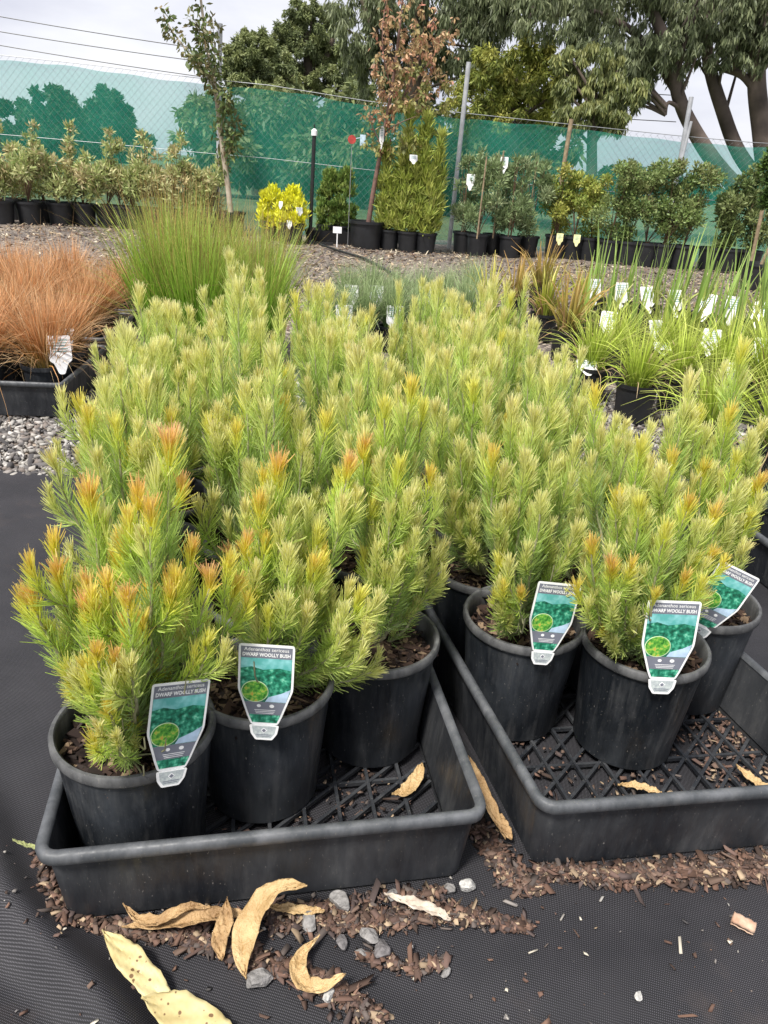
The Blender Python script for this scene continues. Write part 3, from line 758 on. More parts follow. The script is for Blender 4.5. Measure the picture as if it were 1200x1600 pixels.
def make_label():
    """in the xz plane facing -y; z = 0 at the rim"""
    mb = MB(); mb.prism(rounded(shp('out'), .004)[::-1], 0, .0009)
    lab = mb.build('plant_label', M_white)
    def flat(nm, poly, mat, lift):
        mb = MB(); mb.prism(poly[::-1], -lift, -lift + .00012); return mb.build(nm, mat, lab)
    flat('label_header', band(.0935, .1090, 0, 0, 3), M_hdr, .0002)
    flat('label_picture', band(.033, .0933, 0, 0, 8), M_pic, .0002)
    el = [(.030 * math.cos(0) * 0 + x, z) for x, z in [(-.0309, .0935), (.0309, .0935), (.0309, .078), (.016, .081), (-.004, .078), (-.018, .082), (-.0309, .079)]]
    flat('label_sky', el, M_picsky, .00035)
    flat('label_path', [(.0308, .052), (.020, .046), (.004, .040), (.0, .0335), (half(.0335), .0335)], M_path, .00035)
    flat('label_band', band(.0150, .0328, 0, 0, 6), M_hdr, .0002)
    flat('label_foot', band(.0035, .0148, 0, 0, 4), M_pic, .0002)
    E = [(-.013 + .0168 * math.cos(a), .0475 + .0150 * math.sin(a)) for a in np.linspace(0, 6.2832, 33)[:-1]]
    # keep the oval inside the printed area
    E = [(max(x, -half(z) + .0004), z) for x, z in E]
    flat('inset_rim', E, simple('inset_line', (.60, .75, .45), .4), .0004)
    E2 = [(-.013 + .0158 * math.cos(a), .0475 + .0140 * math.sin(a)) for a in np.linspace(0, 6.2832, 33)[:-1]]
    E2 = [(max(x, -half(z) + .0012), z) for x, z in E2]
    flat('inset_picture', E2, M_ins, .00055)
    ico = MB()
    for cx, r_ in ((-.0075, .0026), (.0085, .0030)):
        ico.prism([(cx + r_ * math.cos(a), .0275 + r_ * .8 * math.sin(a)) for a in np.linspace(0, 6.2832, 17)[:-1]][::-1], -.0004, -.0003)
    for k, wz in enumerate((.0212, .0190, .0168)):
        ico.prism([(-.013 + k * .001, wz), (.013 - k * .001, wz), (.013 - k * .001, wz + .0007), (-.013 + k * .001, wz + .0007)][::-1], -.0004, -.0003)
    ico.build('label_icons', M_white, lab)
    def txt(b, size, z, bold, mat=M_white, x=0, par=lab, xs=1.0):
        o = link('label_text', text_mesh(b, size, mat, bold), par); o.rotation_euler = (math.pi / 2, 0, 0); o.location = (x, -.0006, z); o.scale = (xs, 1, 1); return o
    txt('Adenanthos sericeus', .0066, .1035, .00005, xs=.98)
    txt('DWARF WOOLLY BUSH', .0066, .0963, .00022, xs=.82)
    # the tongue that hooks under the rim, outside the pot
    mb = MB(); mb.prism(rounded([(-.0185, .0), (.0185, .0), (.0165, -.012), (.0105, -.021), (-.0105, -.021), (-.0165, -.012)][::-1], .002), -.0012, -.0003)
    tg = mb.build('label_tongue', M_white, lab)
    mb = MB(); mb.prism([(-.0150, -.001), (.0150, -.001), (.0132, -.0115), (.0085, -.0180), (-.0085, -.0180), (-.0132, -.0115)], -.00145, -.0013)
    fp = mb.build('tongue_print', simple('tongue_print', (.36, .40, .42), .4, scale=300, col2=(.55, .60, .58)), lab)
    mb = MB()
    for s0, y_ in ((.0040, -.0016), (.0028, -.0018)):
        pass
    mb.prism([(0, -.0030), (-.0040, -.0070), (0, -.0110), (.0040, -.0070)], -.0017, -.0015); mb.build('tongue_emblem', M_white, lab)
    mb = MB(); mb.prism([(0, -.0042), (-.0028, -.0070), (0, -.0098), (.0028, -.0070)], -.00185, -.0017); mb.build('tongue_emblem_centre', M_hdr, lab)
    mb = MB()
    mb.prism([(-.0095, -.0128), (-.0095, -.0136), (.0095, -.0136), (.0095, -.0128)], -.0017, -.0015)
    mb.prism([(-.0075, -.0150), (-.0075, -.0157), (.0075, -.0157), (.0075, -.0150)], -.0017, -.0015)
    mb.build('tongue_lines', M_hdr, lab)
    return lab
label0 = make_label()
label_used = False
def put_label(parent, loc, yaw, roll, lean=-.12, sc=1.0, split=None):
    """loc: local spot on the rim. yaw turns the printed side from -y, roll leans it sideways (+ right)"""
    global label_used
    o = label0 if not label_used else copy_tree(label0)
    label_used = True
    o.parent = parent; o.location = loc; o.scale = (sc, sc, sc)
    o.rotation_euler = (Matrix.Rotation(yaw, 4, 'Z') @ Matrix.Rotation(lean, 4, 'X') @ Matrix.Rotation(roll, 4, 'Y')).to_euler()
    return o

def tipw(lst, cx, cy):
    out = []
    for px, py, Y, org, sc in lst:
        p = ay(px, py, Y); out.append((p[0] - cx, p[1] - cy, p[2] - .012, org, sc))
    return out
def rand_tips(R, n, rad, h0, h1, org=(.0, .35), bias=(0, 0)):
    out = []
    for k in range(n):
        a = k * 2.4 + R.uniform(-.5, .5); r = rad * math.sqrt((k + .5) / n) * R.uniform(.7, 1.1)
        z = lerp(h1, h0, (r / rad) ** 1.2 * R.uniform(.3, 1.15)) * (1.0 + (.07 if k % 6 == 2 else 0))
        out.append((r * math.cos(a) + bias[0], r * math.sin(a) + bias[1], z, R.uniform(*org), R.uniform(.85, 1.1)))
    return out

BUSH_GROUP = 'dwarf woolly bushes in black pots'
def bush(cx, cy, fol, stm, label, rot=0.0, soil=0, sz=1.0, lab=None, zbase=.012):
    root = empty('potted_woolly_bush', (cx, cy, zbase))
    tag(root, label, 'potted bush', BUSH_GROUP)
    p = link('pot', POT_A, root); p.rotation_euler = (0, 0, rot * 2.3)
    link('rim', POT_B, p)
    link('potting_mix', SOILS[soil % 3], root, rot)
    f = link('foliage', fol, root, rot); s = link('stems', stm, root, rot)
    if sz != 1.0: f.scale = s.scale = (1.04, 1.04, sz) if cx < -.1 else (.88, .88, sz)
    for lb in (lab or []):
        px, py, yaw, roll, lean, sc = lb
        g = gp(px, py, zbase + PH + .001)
        d = np.array([g[0] - cx, g[1] - cy]); d = d / np.linalg.norm(d) * (PR + .0012)
        put_label(root, (d[0], d[1], PH - .003), yaw, roll, lean, sc)
    return root
rad_ = math.radians
RR = np.random.default_rng(77)
# the seven (front) bushes are shaped one by one
front = [
 ('P1', -.290, .720, [(265, 700, .77, 1, 1.25), (140, 775, .73, 1, 1.15), (215, 775, .70, .9, 1), (48, 935, .67, 1, 1), (92, 895, .69, 1, 1), (132, 950, .63, .9, .95), (168, 915, .64, .6, .9), (200, 935, .61, 1, .95), (85, 850, .74, .6, .9), (265, 912, .68, .8, .9), (325, 905, .70, .9, .95), (368, 915, .74, .5, .95), (150, 1020, .59, .6, .8), (170, 1105, .60, .5, .75), (120, 1060, .62, .1, .9), (300, 860, .74, .7, .9), (75, 985, .68, .3, .85), (205, 1040, .60, .1, .8), (325, 1000, .68, .3, .8), (235, 800, .66, .7, .9), (180, 1150, .60, .2, .7)],
  'leftmost front bush with many orange tips, in a dusty grey pot', [(280, 1214, rad_(34), rad_(12), -.14, .98)]),
 ('P2', -.150, .830, [(435, 735, .83, 1, 1.25), (405, 790, .80, .6, 1), (385, 850, .78, .8, .9), (490, 885, .79, .5, .9), (562, 935, .82, .35, .95), (495, 840, .86, .3, 1), (590, 1050, .84, 0, .8), (535, 790, .88, .2, 1), (395, 930, .77, .3, .9), (450, 870, .76, .1, 1), (480, 960, .76, .2, .9), (360, 870, .84, .8, .9), (530, 1000, .80, .1, .85), (545, 730, .90, .9, 1), (420, 960, .75, .3, .8), (350, 1010, .82, .2, .8), (560, 1000, .85, .1, .8)],
  'orange topped bush in a black pot whose label stands upright', [(413, 1134, rad_(2), rad_(1), -.12, 1.0)]),
 ('P3', .000, .950, [(642, 610, .98, .4, 1.05), (600, 640, .94, .3, 1), (570, 700, .93, .7, .95), (672, 745, .95, .5, .95), (690, 860, .97, .2, 1), (625, 730, .90, .3, 1), (660, 640, 1.02, .3, 1), (610, 800, .90, .1, 1), (650, 820, .90, .1, 1), (560, 560, 1.03, .2, 1), (620, 900, .91, .1, .85), (590, 860, .90, .1, .9), (675, 900, .96, .2, .8)],
  'tall yellow green bush at the back right of the front left tray', None),
 ('P4', .190, 1.195, [(700, 560, 1.2, .2, 1), (740, 610, 1.18, .3, 1), (680, 640, 1.15, .2, 1), (720, 700, 1.12, .1, 1), (760, 650, 1.14, .1, 1), (710, 780, 1.10, .2, 1), (735, 800, 1.10, .1, .9), (690, 760, 1.13, .2, 1), (725, 520, 1.24, .2, 1), (770, 560, 1.2, .2, 1)],
  'bush in the shaded black pot just behind the left rim of the front right tray', None),
 ('P5', .238, 1.032, [(862, 600, 1.04, .1, 1.1), (770, 715, .97, .5, 1), (900, 700, 1.02, .1, 1), (835, 655, .98, .1, 1.1), (800, 640, 1.02, .2, 1), (780, 880, .93, .3, .85), (845, 790, .93, 0, 1.1), (790, 800, .95, .2, .9), (900, 830, .97, .1, .9), (775, 930, .92, .3, .8), (815, 925, .90, .6, .75), (880, 925, .95, 0, .8), (820, 720, .95, .1, 1)],
  'upright bush at the left front of the right tray, label leaning to the right', [(846, 1009, rad_(10), rad_(7), -.12, 1.0)]),
 ('P6', .420, .985, [(1075, 790, .95, .6, 1.05), (1115, 805, .99, .55, 1), (1000, 790, .93, .3, 1), (925, 855, .90, .6, .95), (955, 885, .88, .9, .9), (1070, 905, .94, .6, .9), (1078, 600, 1.06, .2, 1.05), (1040, 830, .90, .35, 1), (965, 780, .96, .4, 1), (930, 620, 1.08, .4, 1), (1000, 700, 1.02, .3, 1), (980, 900, .88, .1, .9), (1025, 930, .89, .4, .85), (930, 930, .91, .1, .8), (1110, 870, .98, .6, .9), (1050, 720, 1.0, .4, 1), (960, 960, .89, .1, .75)],
  'spreading orange tipped bush in the middle pot of the right tray', [(1038, 1063, rad_(0), rad_(-2), -.12, 1.1)]),
 ('P7', .560, 1.130, [(1160, 552, 1.16, .3, 1.1), (1140, 650, 1.12, .4, 1.05), (1188, 755, 1.10, .7, 1), (1100, 735, 1.08, .4, 1), (1165, 860, 1.06, .2, .9), (1125, 790, 1.05, .2, 1), (1090, 650, 1.12, .3, 1), (1150, 720, 1.08, .3, 1), (1170, 810, 1.08, .3, .95), (1115, 860, 1.05, .1, .9), (1190, 670, 1.14, .2, 1)],
  'tall bush in the rightmost pot of the right tray, label tilted far over', [(1097, 993, rad_(-8), rad_(20), -.12, 1.0)]),
]
for i, (k, cx, cy, tips, lb, lab) in enumerate(front):
    T = tipw(tips, cx, cy)
    T += [(t_[0] * .7, t_[1] * .7 + .01, t_[2] * .93, .0, t_[4]) for t_ in T if t_[2] > .38][:6]
    av = []
    for lb_ in (lab or []):
        g_ = gp(lb_[0], lb_[1], .012 + PH); d_ = np.array([g_[0] - cx, g_[1] - cy]); d_ = d_ / np.linalg.norm(d_) * PR
        for up_, rr_ in ((.03, .040), (.075, .046), (.10, .038)):
            q_ = np.array([cx + d_[0], cy + d_[1], .012 + PH + up_]); vd = q_ - np.array([0, 0, H_CAM]); vd /= np.linalg.norm(vd)
            q_ = q_ - vd * .028
            av.append(np.array([q_[0] - cx, q_[1] - cy, q_[2] - .012, rr_]))
    f, s = woolly(200 + i, T, silver=.30 if i < 3 else .38, avoid=av)
    bush(cx, cy, f, s, lb, 0.0, i, lab=lab)
variants = []
for i in range(7):
    T = rand_tips(RR, 21, .108, .36, .585, org=(0, .42) if i % 3 == 1 else (0, .25))
    variants.append(woolly(300 + i, T, silver=.42, dens=.80, side_gap=.11))
rows = [
 (-.350, .965, 'orange tipped bush behind the leftmost front bush, on the left edge of the block', 1, 1.0), (-.190, 1.045, 'bush second from the left, straight behind the bush with the upright label', 1, 1.02),
 (-.415, 1.190, 'left edge bush of the third row of the left block', 3, .98), (-.255, 1.250, 'middle bush of the third row of the left block', 0, 1.03), (-.030, 1.215, 'right hand bush of the third row of the left block, beside the gap', 2, 1.02),
 (-.445, 1.400, 'left edge bush of the fourth row of the left block', 5, .98), (-.290, 1.470, 'middle bush of the fourth row of the left block', 4, 1.0), (-.095, 1.430, 'right hand bush of the fourth row of the left block', 6, 1.04),
 (-.490, 1.615, 'rear left corner bush of the left block', 2, .98), (-.345, 1.720, 'rearmost bush of the left block, in front of the green rushes', 0, 1.07), (-.160, 1.665, 'slim rear right bush of the left block, standing clear of its neighbours', 4, 1.03),
 (.385, 1.185, 'bush behind the middle pot of the right tray', 2, .90),
 (.140, 1.400, 'left hand bush of the third row of the right block', 4, 1.02), (.315, 1.385, 'right hand bush of the third row of the right block', 6, .98),
 (.105, 1.610, 'left hand bush of the fourth row of the right block', 0, 1.03), (.275, 1.600, 'right hand bush of the fourth row of the right block', 3, 1.0),
 (.065, 1.810, 'rear left bush of the right block, pinkish tips at the gap', 6, 1.06), (.230, 1.800, 'rear right bush of the right block, tallest of its row', 4, 1.06),
]
for i, (x, y, lb, v, sz) in enumerate(rows):
    lab = None
    if i == 4 - 3: lab = [(375, 700, rad_(0), rad_(3), -.1, .9)]
    if i == 11: lab = [(800, 830, rad_(0), rad_(-8), -.1, .9)]
    f, s = variants[v % 7]
    bush(x, y, f, s, lb, RR.uniform(0, 6.28), i, sz * RR.uniform(.93, 1.05), lab=None)

# ------------------------------------------------------------------ generic small pots and leafy plants
def small_pot(parent, r, h, mat=None, n=20, name='pot', loc=(0, 0, 0)):
    mb = MB(); mb.lathe([(.001, .001), (r * .78, 0), (r * .92, h * .88), (r * .92, h * .90), (r, h * .90), (r, h), (r * .94, h), (r * .90, h * .86), (.001, h * .85)], n)
    o = mb.build(name, mat or M_farpot, parent, 40); o.location = loc; return o
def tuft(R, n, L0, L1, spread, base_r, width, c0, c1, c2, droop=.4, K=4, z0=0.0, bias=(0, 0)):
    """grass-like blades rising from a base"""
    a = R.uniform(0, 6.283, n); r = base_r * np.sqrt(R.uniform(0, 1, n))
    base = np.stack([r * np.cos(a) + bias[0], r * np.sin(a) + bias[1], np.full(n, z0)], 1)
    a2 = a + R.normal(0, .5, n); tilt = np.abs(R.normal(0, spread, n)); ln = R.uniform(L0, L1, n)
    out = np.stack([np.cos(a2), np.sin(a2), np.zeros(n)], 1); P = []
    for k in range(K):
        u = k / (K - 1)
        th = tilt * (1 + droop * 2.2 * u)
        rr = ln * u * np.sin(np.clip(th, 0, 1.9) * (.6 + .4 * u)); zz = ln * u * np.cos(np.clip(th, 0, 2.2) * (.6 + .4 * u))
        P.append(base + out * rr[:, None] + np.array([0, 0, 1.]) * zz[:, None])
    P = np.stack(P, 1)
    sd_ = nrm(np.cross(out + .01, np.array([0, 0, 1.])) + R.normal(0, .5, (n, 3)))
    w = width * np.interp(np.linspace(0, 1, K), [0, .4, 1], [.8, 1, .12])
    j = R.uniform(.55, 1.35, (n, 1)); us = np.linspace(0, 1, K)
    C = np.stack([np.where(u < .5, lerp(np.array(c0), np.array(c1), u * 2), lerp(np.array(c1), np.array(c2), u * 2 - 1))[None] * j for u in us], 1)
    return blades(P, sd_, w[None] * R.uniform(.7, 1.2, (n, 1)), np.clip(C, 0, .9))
def fol_mesh(parts, mat=None, name='foliage'):
    V, F, C = join_blades(parts); return np_mesh(name, V, F, mat or M_grass, C)
def leaf_cloud(R, centres, radii, n, L_, W_, cols, droop=0.0, shell=.5, up=.0, flatc=.0, K=3):
    """leaf blades around twig clusters; centres (m,3), radii (m,) or (m,3)"""
    m_ = len(centres); radii = np.array(radii, float)
    if radii.ndim == 1: radii = np.repeat(radii[:, None], 3, 1)
    vol = radii.prod(1) ** (2 / 3); i = R.choice(m_, n, p=vol / vol.sum())
    d = rdir(R, n); rr = R.uniform(shell, 1, n) ** .8
    P = centres[i] + d * radii[i] * rr[:, None]
    D = nrm(d * .7 + rdir(R, n) * .8 + np.array([0, 0, up - droop * 1.6]))
    ln = L_ * R.uniform(.6, 1.25, n)
    mid = P + D * (ln * .5)[:, None]; D2 = nrm(D + np.array([0, 0, -.3 * droop])); tip = mid + D2 * (ln * .5)[:, None]
    side = nrm(np.cross(D, rdir(R, n)))
    cols = np.array(cols); cc = cols[R.integers(0, len(cols), m_)]
    c = lerp(cc[i], cols[R.integers(0, len(cols), n)], .45) * R.uniform(.65, 1.3, (n, 1))
    C = np.stack([c * .9, c, c * 1.05], 1)
    return blades(np.stack([P, mid, tip], 1), side, np.array([.25, 1, .1])[None] * W_ * R.uniform(.7, 1.2, (n, 1)), np.clip(C, 0, .9))
def subclumps(R, centre, rad, n, rs):
    d = rdir(R, n); rr = R.uniform(.25, 1, n) ** .6
    c = np.array(centre) + d * np.array(rad) * rr[:, None]
    return c, np.array(rad).mean() * R.uniform(rs * .6, rs * 1.3, n)

# printed white tag on a stick
def white_tag(parent, loc, yaw, w=.06, h=.09, lean=-.2, mark=True, col=None):
    mb = MB(); s_ = [(-w / 2, h * .25), (w / 2, h * .25), (w / 2, h), (-w / 2, h)] if False else rounded([(-w / 2, h), (w / 2, h), (w / 2, h * .14), (w * .3, h * .02), (w * .12, -h * .35), (-w * .12, -h * .35), (-w * .3, h * .02), (-w / 2, h * .14)], w * .08, 2)
    mb.prism(s_[::-1], 0, .0012); o = mb.build('plant_tag', col or M_white, parent); o.location = loc
    o.rotation_euler = (Matrix.Rotation(yaw, 4, 'Z') @ Matrix.Rotation(lean, 4, 'X')).to_euler()
    if mark:
        mb = MB()
        for k in range(5):
            z = h * (.86 - .10 * k); ww = w * (.36 - .04 * (k % 3))
            mb.prism([(-ww, z), (ww, z), (ww, z - h * .035), (-ww, z - h * .035)], -.0006, -.0003)
        mb.build('tag_print', M_tagink, o)
    return o
M_tagink = simple('tag_ink', (.16, .36, .36), .5)

# ---- brown sedges in trays, left
C_B0, C_B1, C_B2 = (.22, .23, .05), (.58, .28, .10), (.80, .47, .25)
sedge = []
for s in range(3):
    R = np.random.default_rng(500 + s)
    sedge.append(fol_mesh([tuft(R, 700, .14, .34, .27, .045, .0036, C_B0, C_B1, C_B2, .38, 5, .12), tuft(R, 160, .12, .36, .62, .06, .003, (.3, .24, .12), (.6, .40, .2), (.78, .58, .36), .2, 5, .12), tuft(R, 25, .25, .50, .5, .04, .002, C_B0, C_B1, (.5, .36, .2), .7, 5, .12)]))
def grow(name, loc, cat, label, group, meshes, rz=0.0, pr=.08, ph=.14, tags=(), mat=None, sc=1.0, pots=True):
    root = empty(name, loc, 0); tag(root, label, cat, group)
    if pots: small_pot(root, pr, ph, mat)
    f = link('foliage', meshes, root, rz)
    if sc != 1: f.scale = (sc,) * 3
    for tg in tags: white_tag(root, *tg)
    return root
trayb = make_tray(.50, .60, .12)
for lb, fl, a in (('black tray of brown sedges nearest the weed mat at the left edge', (-1.60, 2.36), 6), ('black tray of brown sedges behind the nearest sedge tray', (-1.72, 3.06), 6)):
    put_tray(trayb if a else None, fl, lb, 'black trays holding brown sedges', rad_(a), .50, .60); trayb = copy_tree(trayb)
put_tray(trayb, (-1.80, 3.72), 'black tray of brown sedges farthest back on the left', 'black trays holding brown sedges', rad_(6), .50, .60)
sp = [(-1.23, 2.58, 'front right brown sedge of the left trays, with a big pale tag'), (-1.44, 2.55, 'front brown sedge at the left edge of the picture'), (-1.25, 2.80, 'brown sedge in the second row from the front, right side'), (-1.48, 2.80, 'brown sedge in the second row from the front, left side'),
      (-1.36, 3.27, 'brown sedge third from the front in the right hand column'), (-1.60, 3.25, 'brown sedge third from the front in the left hand column'), (-1.38, 3.50, 'brown sedge fourth from the front in the right hand column'), (-1.63, 3.50, 'brown sedge fourth from the front in the left hand column'),
      (-1.45, 3.92, 'brown sedge at the back of the right hand column, leaning towards the rushes'), (-1.70, 3.95, 'brown sedge at the back of the left hand column'), (-1.86, 3.25, 'brown sedge at the far left behind the other sedges'), (-1.90, 3.75, 'rear brown sedge at the far left')]
for i, (x, y, lb) in enumerate(sp):
    tg = [((.075, -.045, .15), rad_(25), .075, .10, -.45)] if i == 0 else ([((.02, -.06, .14), rad_(-10), .06, .09, -.3)] if i in (1, 2) else [])
    grow('potted_sedge', (x, y, .012), 'sedge', lb, 'brown sedges in black pots', sedge[i % 3], i * 1.7, .085, .14, tg, M_pot, .92 + .07 * math.sin(i * 3))

# ---- green rushes behind the left block
R = np.random.default_rng(61)
rush = []
for s in range(2):
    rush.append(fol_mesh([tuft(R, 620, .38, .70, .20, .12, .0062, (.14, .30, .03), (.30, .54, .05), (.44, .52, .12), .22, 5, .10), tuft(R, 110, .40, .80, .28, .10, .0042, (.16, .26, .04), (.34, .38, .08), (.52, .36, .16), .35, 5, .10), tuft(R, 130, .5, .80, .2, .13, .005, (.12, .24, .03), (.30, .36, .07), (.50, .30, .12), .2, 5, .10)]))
for i, (x, y, lb) in enumerate([(-.99, 3.25, 'green rush at the front left of the tall rush clump'), (-.83, 3.15, 'green rush at the front middle of the tall rush clump'), (-.62, 3.20, 'green rush at the right end of the tall rush clump, bowing right'), (-1.03, 3.60, 'green rush at the back left of the tall rush clump'), (-.86, 3.52, 'brown tipped rush at the back middle of the tall rush clump'), (-.64, 3.58, 'rush at the back right of the tall rush clump')]):
    grow('potted_rush', (x, y, 0), 'rush', lb, 'tall green rushes in black pots', rush[i % 2], i * 2.1, .11, .18, (), None, [.88, .84, .78, .90, .86, .80][i])

# ---- mid-ground right: small grasses, strappy plants, irises and their tags
R = np.random.default_rng(62)
C_S = ((.14, .22, .07), (.27, .38, .16), (.45, .54, .28))
silv = [fol_mesh([tuft(R, 420, .14, .30, .32, .035, .0038, *C_S, .3, 4, .11)]) for _ in range(2)]
i = 0
wordpos = ['at the left end', 'second from the left', 'third from the left', 'fourth from the left', 'fifth from the left', 'sixth from the left']
for rw, (py, nm) in enumerate(((545, 'front'), (505, 'rear'))):
    for k in range(6):
        p = gp(532 + k * 38 + rw * 10, py, 0)
        grow('potted_grass', (p[0], p[1], 0), 'potted grass', f'silver green tufted grass in the {nm} row behind the gap in the bushes, {wordpos[k]}', 'silver green grasses in small black pots', silv[i % 2], i * 1.3, .07, .12,
             [((.02, -.06, .13), rad_(R.uniform(-20, 20)), .085, .10, -.25)] if (k + rw) % 2 == 0 or k == 0 else (), None, R.uniform(.9, 1.1)); i += 1
C_Y = ((.22, .26, .04), (.42, .46, .06), (.62, .52, .16))
C_YR = ((.20, .20, .05), (.42, .34, .08), (.60, .36, .14))
strap = [fol_mesh([tuft(R, 55, .16, .36, .36, .04, .014, *(C_Y if k else C_YR), .25, 5, .12), tuft(R, 24, .12, .25, .7, .04, .010, (.3, .18, .08), (.40, .26, .12), (.55, .38, .2), .6, 5, .12)]) for k in range(2)]
for i, (px, py, lb) in enumerate([(755, 520, 'reddish yellow strap leaved plant at the left of the strappy row'), (800, 500, 'upright yellow green strap leaved plant rising above the bushes'), (845, 530, 'strap leaved plant with bent brown blades, right of the upright one'), (880, 560, 'strap leaved plant above the dark gap of pots'), (905, 520, 'yellow green strap leaved plant left of the row of white tags'), (840, 480, 'strap leaved plant at the back of the strappy row')]):
    p = gp(px, py, 0); grow('strappy_plant', (p[0], p[1], 0), 'strappy plant', lb, 'strap leaved plants in black pots', strap[(i + 1) % 2], i * 1.9, .085, .15, (), None, R.uniform(.95, 1.15))
# yellow-green fine grasses
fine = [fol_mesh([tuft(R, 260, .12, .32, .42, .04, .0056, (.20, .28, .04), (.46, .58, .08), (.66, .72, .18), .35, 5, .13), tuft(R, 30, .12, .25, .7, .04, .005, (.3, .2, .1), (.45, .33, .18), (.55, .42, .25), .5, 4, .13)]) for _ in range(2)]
fn = [(915, 625, 'left of the pale flat tag'), (985, 655, 'behind the pale flat tag'), (1050, 640, 'in the middle of the fine grass patch'), (1120, 640, 'right of the middle of the fine grass patch'), (1180, 660, 'at the right picture edge'), (955, 590, 'at the rear left of the fine grass patch'), (1030, 590, 'at the rear middle of the fine grass patch'), (1110, 585, 'at the rear right of the fine grass patch'), (1190, 600, 'rearmost at the right picture edge'), (1090, 725, 'just behind the tall rightmost bush'), (1195, 760, 'nearest the camera at the right picture edge')]
for i, (px, py, lb) in enumerate(fn):
    p = gp(px, py, 0); tg = [((-.03, -.07, .14), rad_(5), .085, .06, -.9)] if i in (0, 6) else ([((.0, -.08, .12), rad_(-15), .06, .1, -.3)] if i in (3, 8) else [])
    grow('potted_fine_grass', (p[0], p[1], 0), 'potted grass', 'fine yellow green grass ' + lb, 'fine yellow green grasses in black pots', fine[i % 2], i * 2.6, .085, .15, tg, None, R.uniform(.9, 1.15) * (.8 if 4 < i < 9 else 1.05))
# irises: tall erect blades in a row of pots, each with a big white tag
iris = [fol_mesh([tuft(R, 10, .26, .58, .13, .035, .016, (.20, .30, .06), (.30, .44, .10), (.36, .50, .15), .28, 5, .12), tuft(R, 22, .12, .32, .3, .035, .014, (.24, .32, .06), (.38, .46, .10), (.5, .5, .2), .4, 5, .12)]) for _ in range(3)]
i = 0
for rw, (a0, a1, nn, nm) in enumerate((((905, 545), (1175, 605), 8, 'front'), ((925, 500), (1215, 545), 8, 'rear'))):
    for k in range(nn):
        u = k / (nn - 1); p = gp(a0[0] + (a1[0] - a0[0]) * u, a0[1] + (a1[1] - a0[1]) * u, 0)
        posn = ['at the left end', 'second from left', 'third from left', 'fourth from left', 'fifth from left', 'sixth from left', 'seventh from left', 'at the right end'][k]
        grow('potted_iris', (p[0], p[1], 0), 'iris', f'tall sword leaved green plant in the {nm} tagged row, {posn}', 'tall sword leaved plants with white tags', iris[i % 3], i * 1.1, .08, .15,
             [((-.03, -.075, .15), rad_(R.uniform(-35, 35)), .10 if rw else .085, .13 if rw else .10, R.uniform(-.6, -.1))] if rw or k % 2 == 1 else [], None, R.uniform(.85, 1.15)); i += 1
# black tray with gravelly pots at the right edge beside the weed mat
trr = make_tray(.45, .45, .11)
put_tray(trr, (.93, 1.42), 'black tray of small pots at the right picture edge beyond the bushes', None, rad_(12), .45, .45)
for i, (x, y) in enumerate([(1.06, 1.60), (1.22, 1.64), (1.02, 1.76)]):
    grow('potted_seedling', (x, y, .012), 'potted seedling', ['front left low seedling in the tray at the right picture edge', 'front right low seedling in the tray at the right picture edge', 'rear low seedling in the tray at the right picture edge'][i], 'seedlings in the right edge tray', silv[0], i, .075, .13, (), M_pot, .6)

# ------------------------------------------------------------------ by the fence: potted shrubs and trees
def shrub(name, px, py, label, cat, group, clumps, n, Lf, Wf, cols, pr=.14, ph=.24, droop=0, upl=.3, stems=5, seed=0, tags=(), tall=(), pot=True, stem_mat=None, woodr=.006, sub=8, rs=.42):
    """clumps: list of (x, z, rx, rz) in metres round the pot centre"""
    R = np.random.default_rng(seed); p = gp(px, py, 0); p = p * min(1, 9.72 / p[1])
    root = empty(name, (p[0], p[1], -.012)); tag(root, label, cat, group)
    if pot: small_pot(root, pr, ph)
    C_ = []; Rd = []
    for (x, z, rx, rz) in clumps:
        c_, r_ = subclumps(R, (x, 0, z), (rx, rx, rz), sub, rs); C_.append(c_); Rd.append(np.minimum(r_, rx))
    C_ = np.concatenate(C_); Rd = np.concatenate(Rd)
    V, F, Cc = leaf_cloud(R, C_, Rd, n, Lf, Wf, cols, droop, .2, upl)
    link('foliage', np_mesh('foliage', V, F, M_leaf, Cc), root)
    if stems:
        mb = MB(); idx = R.choice(len(C_), min(stems, len(C_)), replace=False)
        for k in idx:
            e = C_[k]; z0 = ph * .85 if pot else 0
            mb.tube(bez(np.array([0, 0, z0]), np.array([e[0] * .2, e[1] * .2, z0 + (e[2] - z0) * .4]), e * [.8, .8, .8], e, 7), np.linspace(woodr, woodr * .4, 7), 5, False)
        mb.build('stems', stem_mat or M_wood, root)
    for tg in tags: white_tag(root, *tg)
    return root
VAR = [(.44, .50, .20), (.62, .60, .32), (.30, .38, .13), (.60, .47, .28), (.38, .45, .16)]
place = ['at the left picture edge', 'second along from the left edge', 'third along', 'fourth along', 'fifth along', 'sixth along', 'seventh along', 'eighth along, above the brown sedges', 'last along, partly behind the rushes']
for k, px in enumerate([5, 48, 96, 133, 170, 210, 252, 292, 330]):
    R = np.random.default_rng(700 + k); hh = [.62, .85, .70, .70, .62, .92, .72, .75, .82][k]
    cl = [(0, .48, .26, .23), (R.uniform(-.1, .1), .58, .18, .16)] + [(R.uniform(-.15, .15), hh, .06, .12), (R.uniform(-.15, .15), hh - .1, .06, .12)]
    shrub('variegated_shrub', px, 348 + k * .8, f'variegated yellow green shrub by the fence, {place[k]}', 'shrub', 'variegated shrubs in black pots along the fence', cl, 1700, .066, .020, VAR, .155, .25, 0, .5, 7, 700 + k)
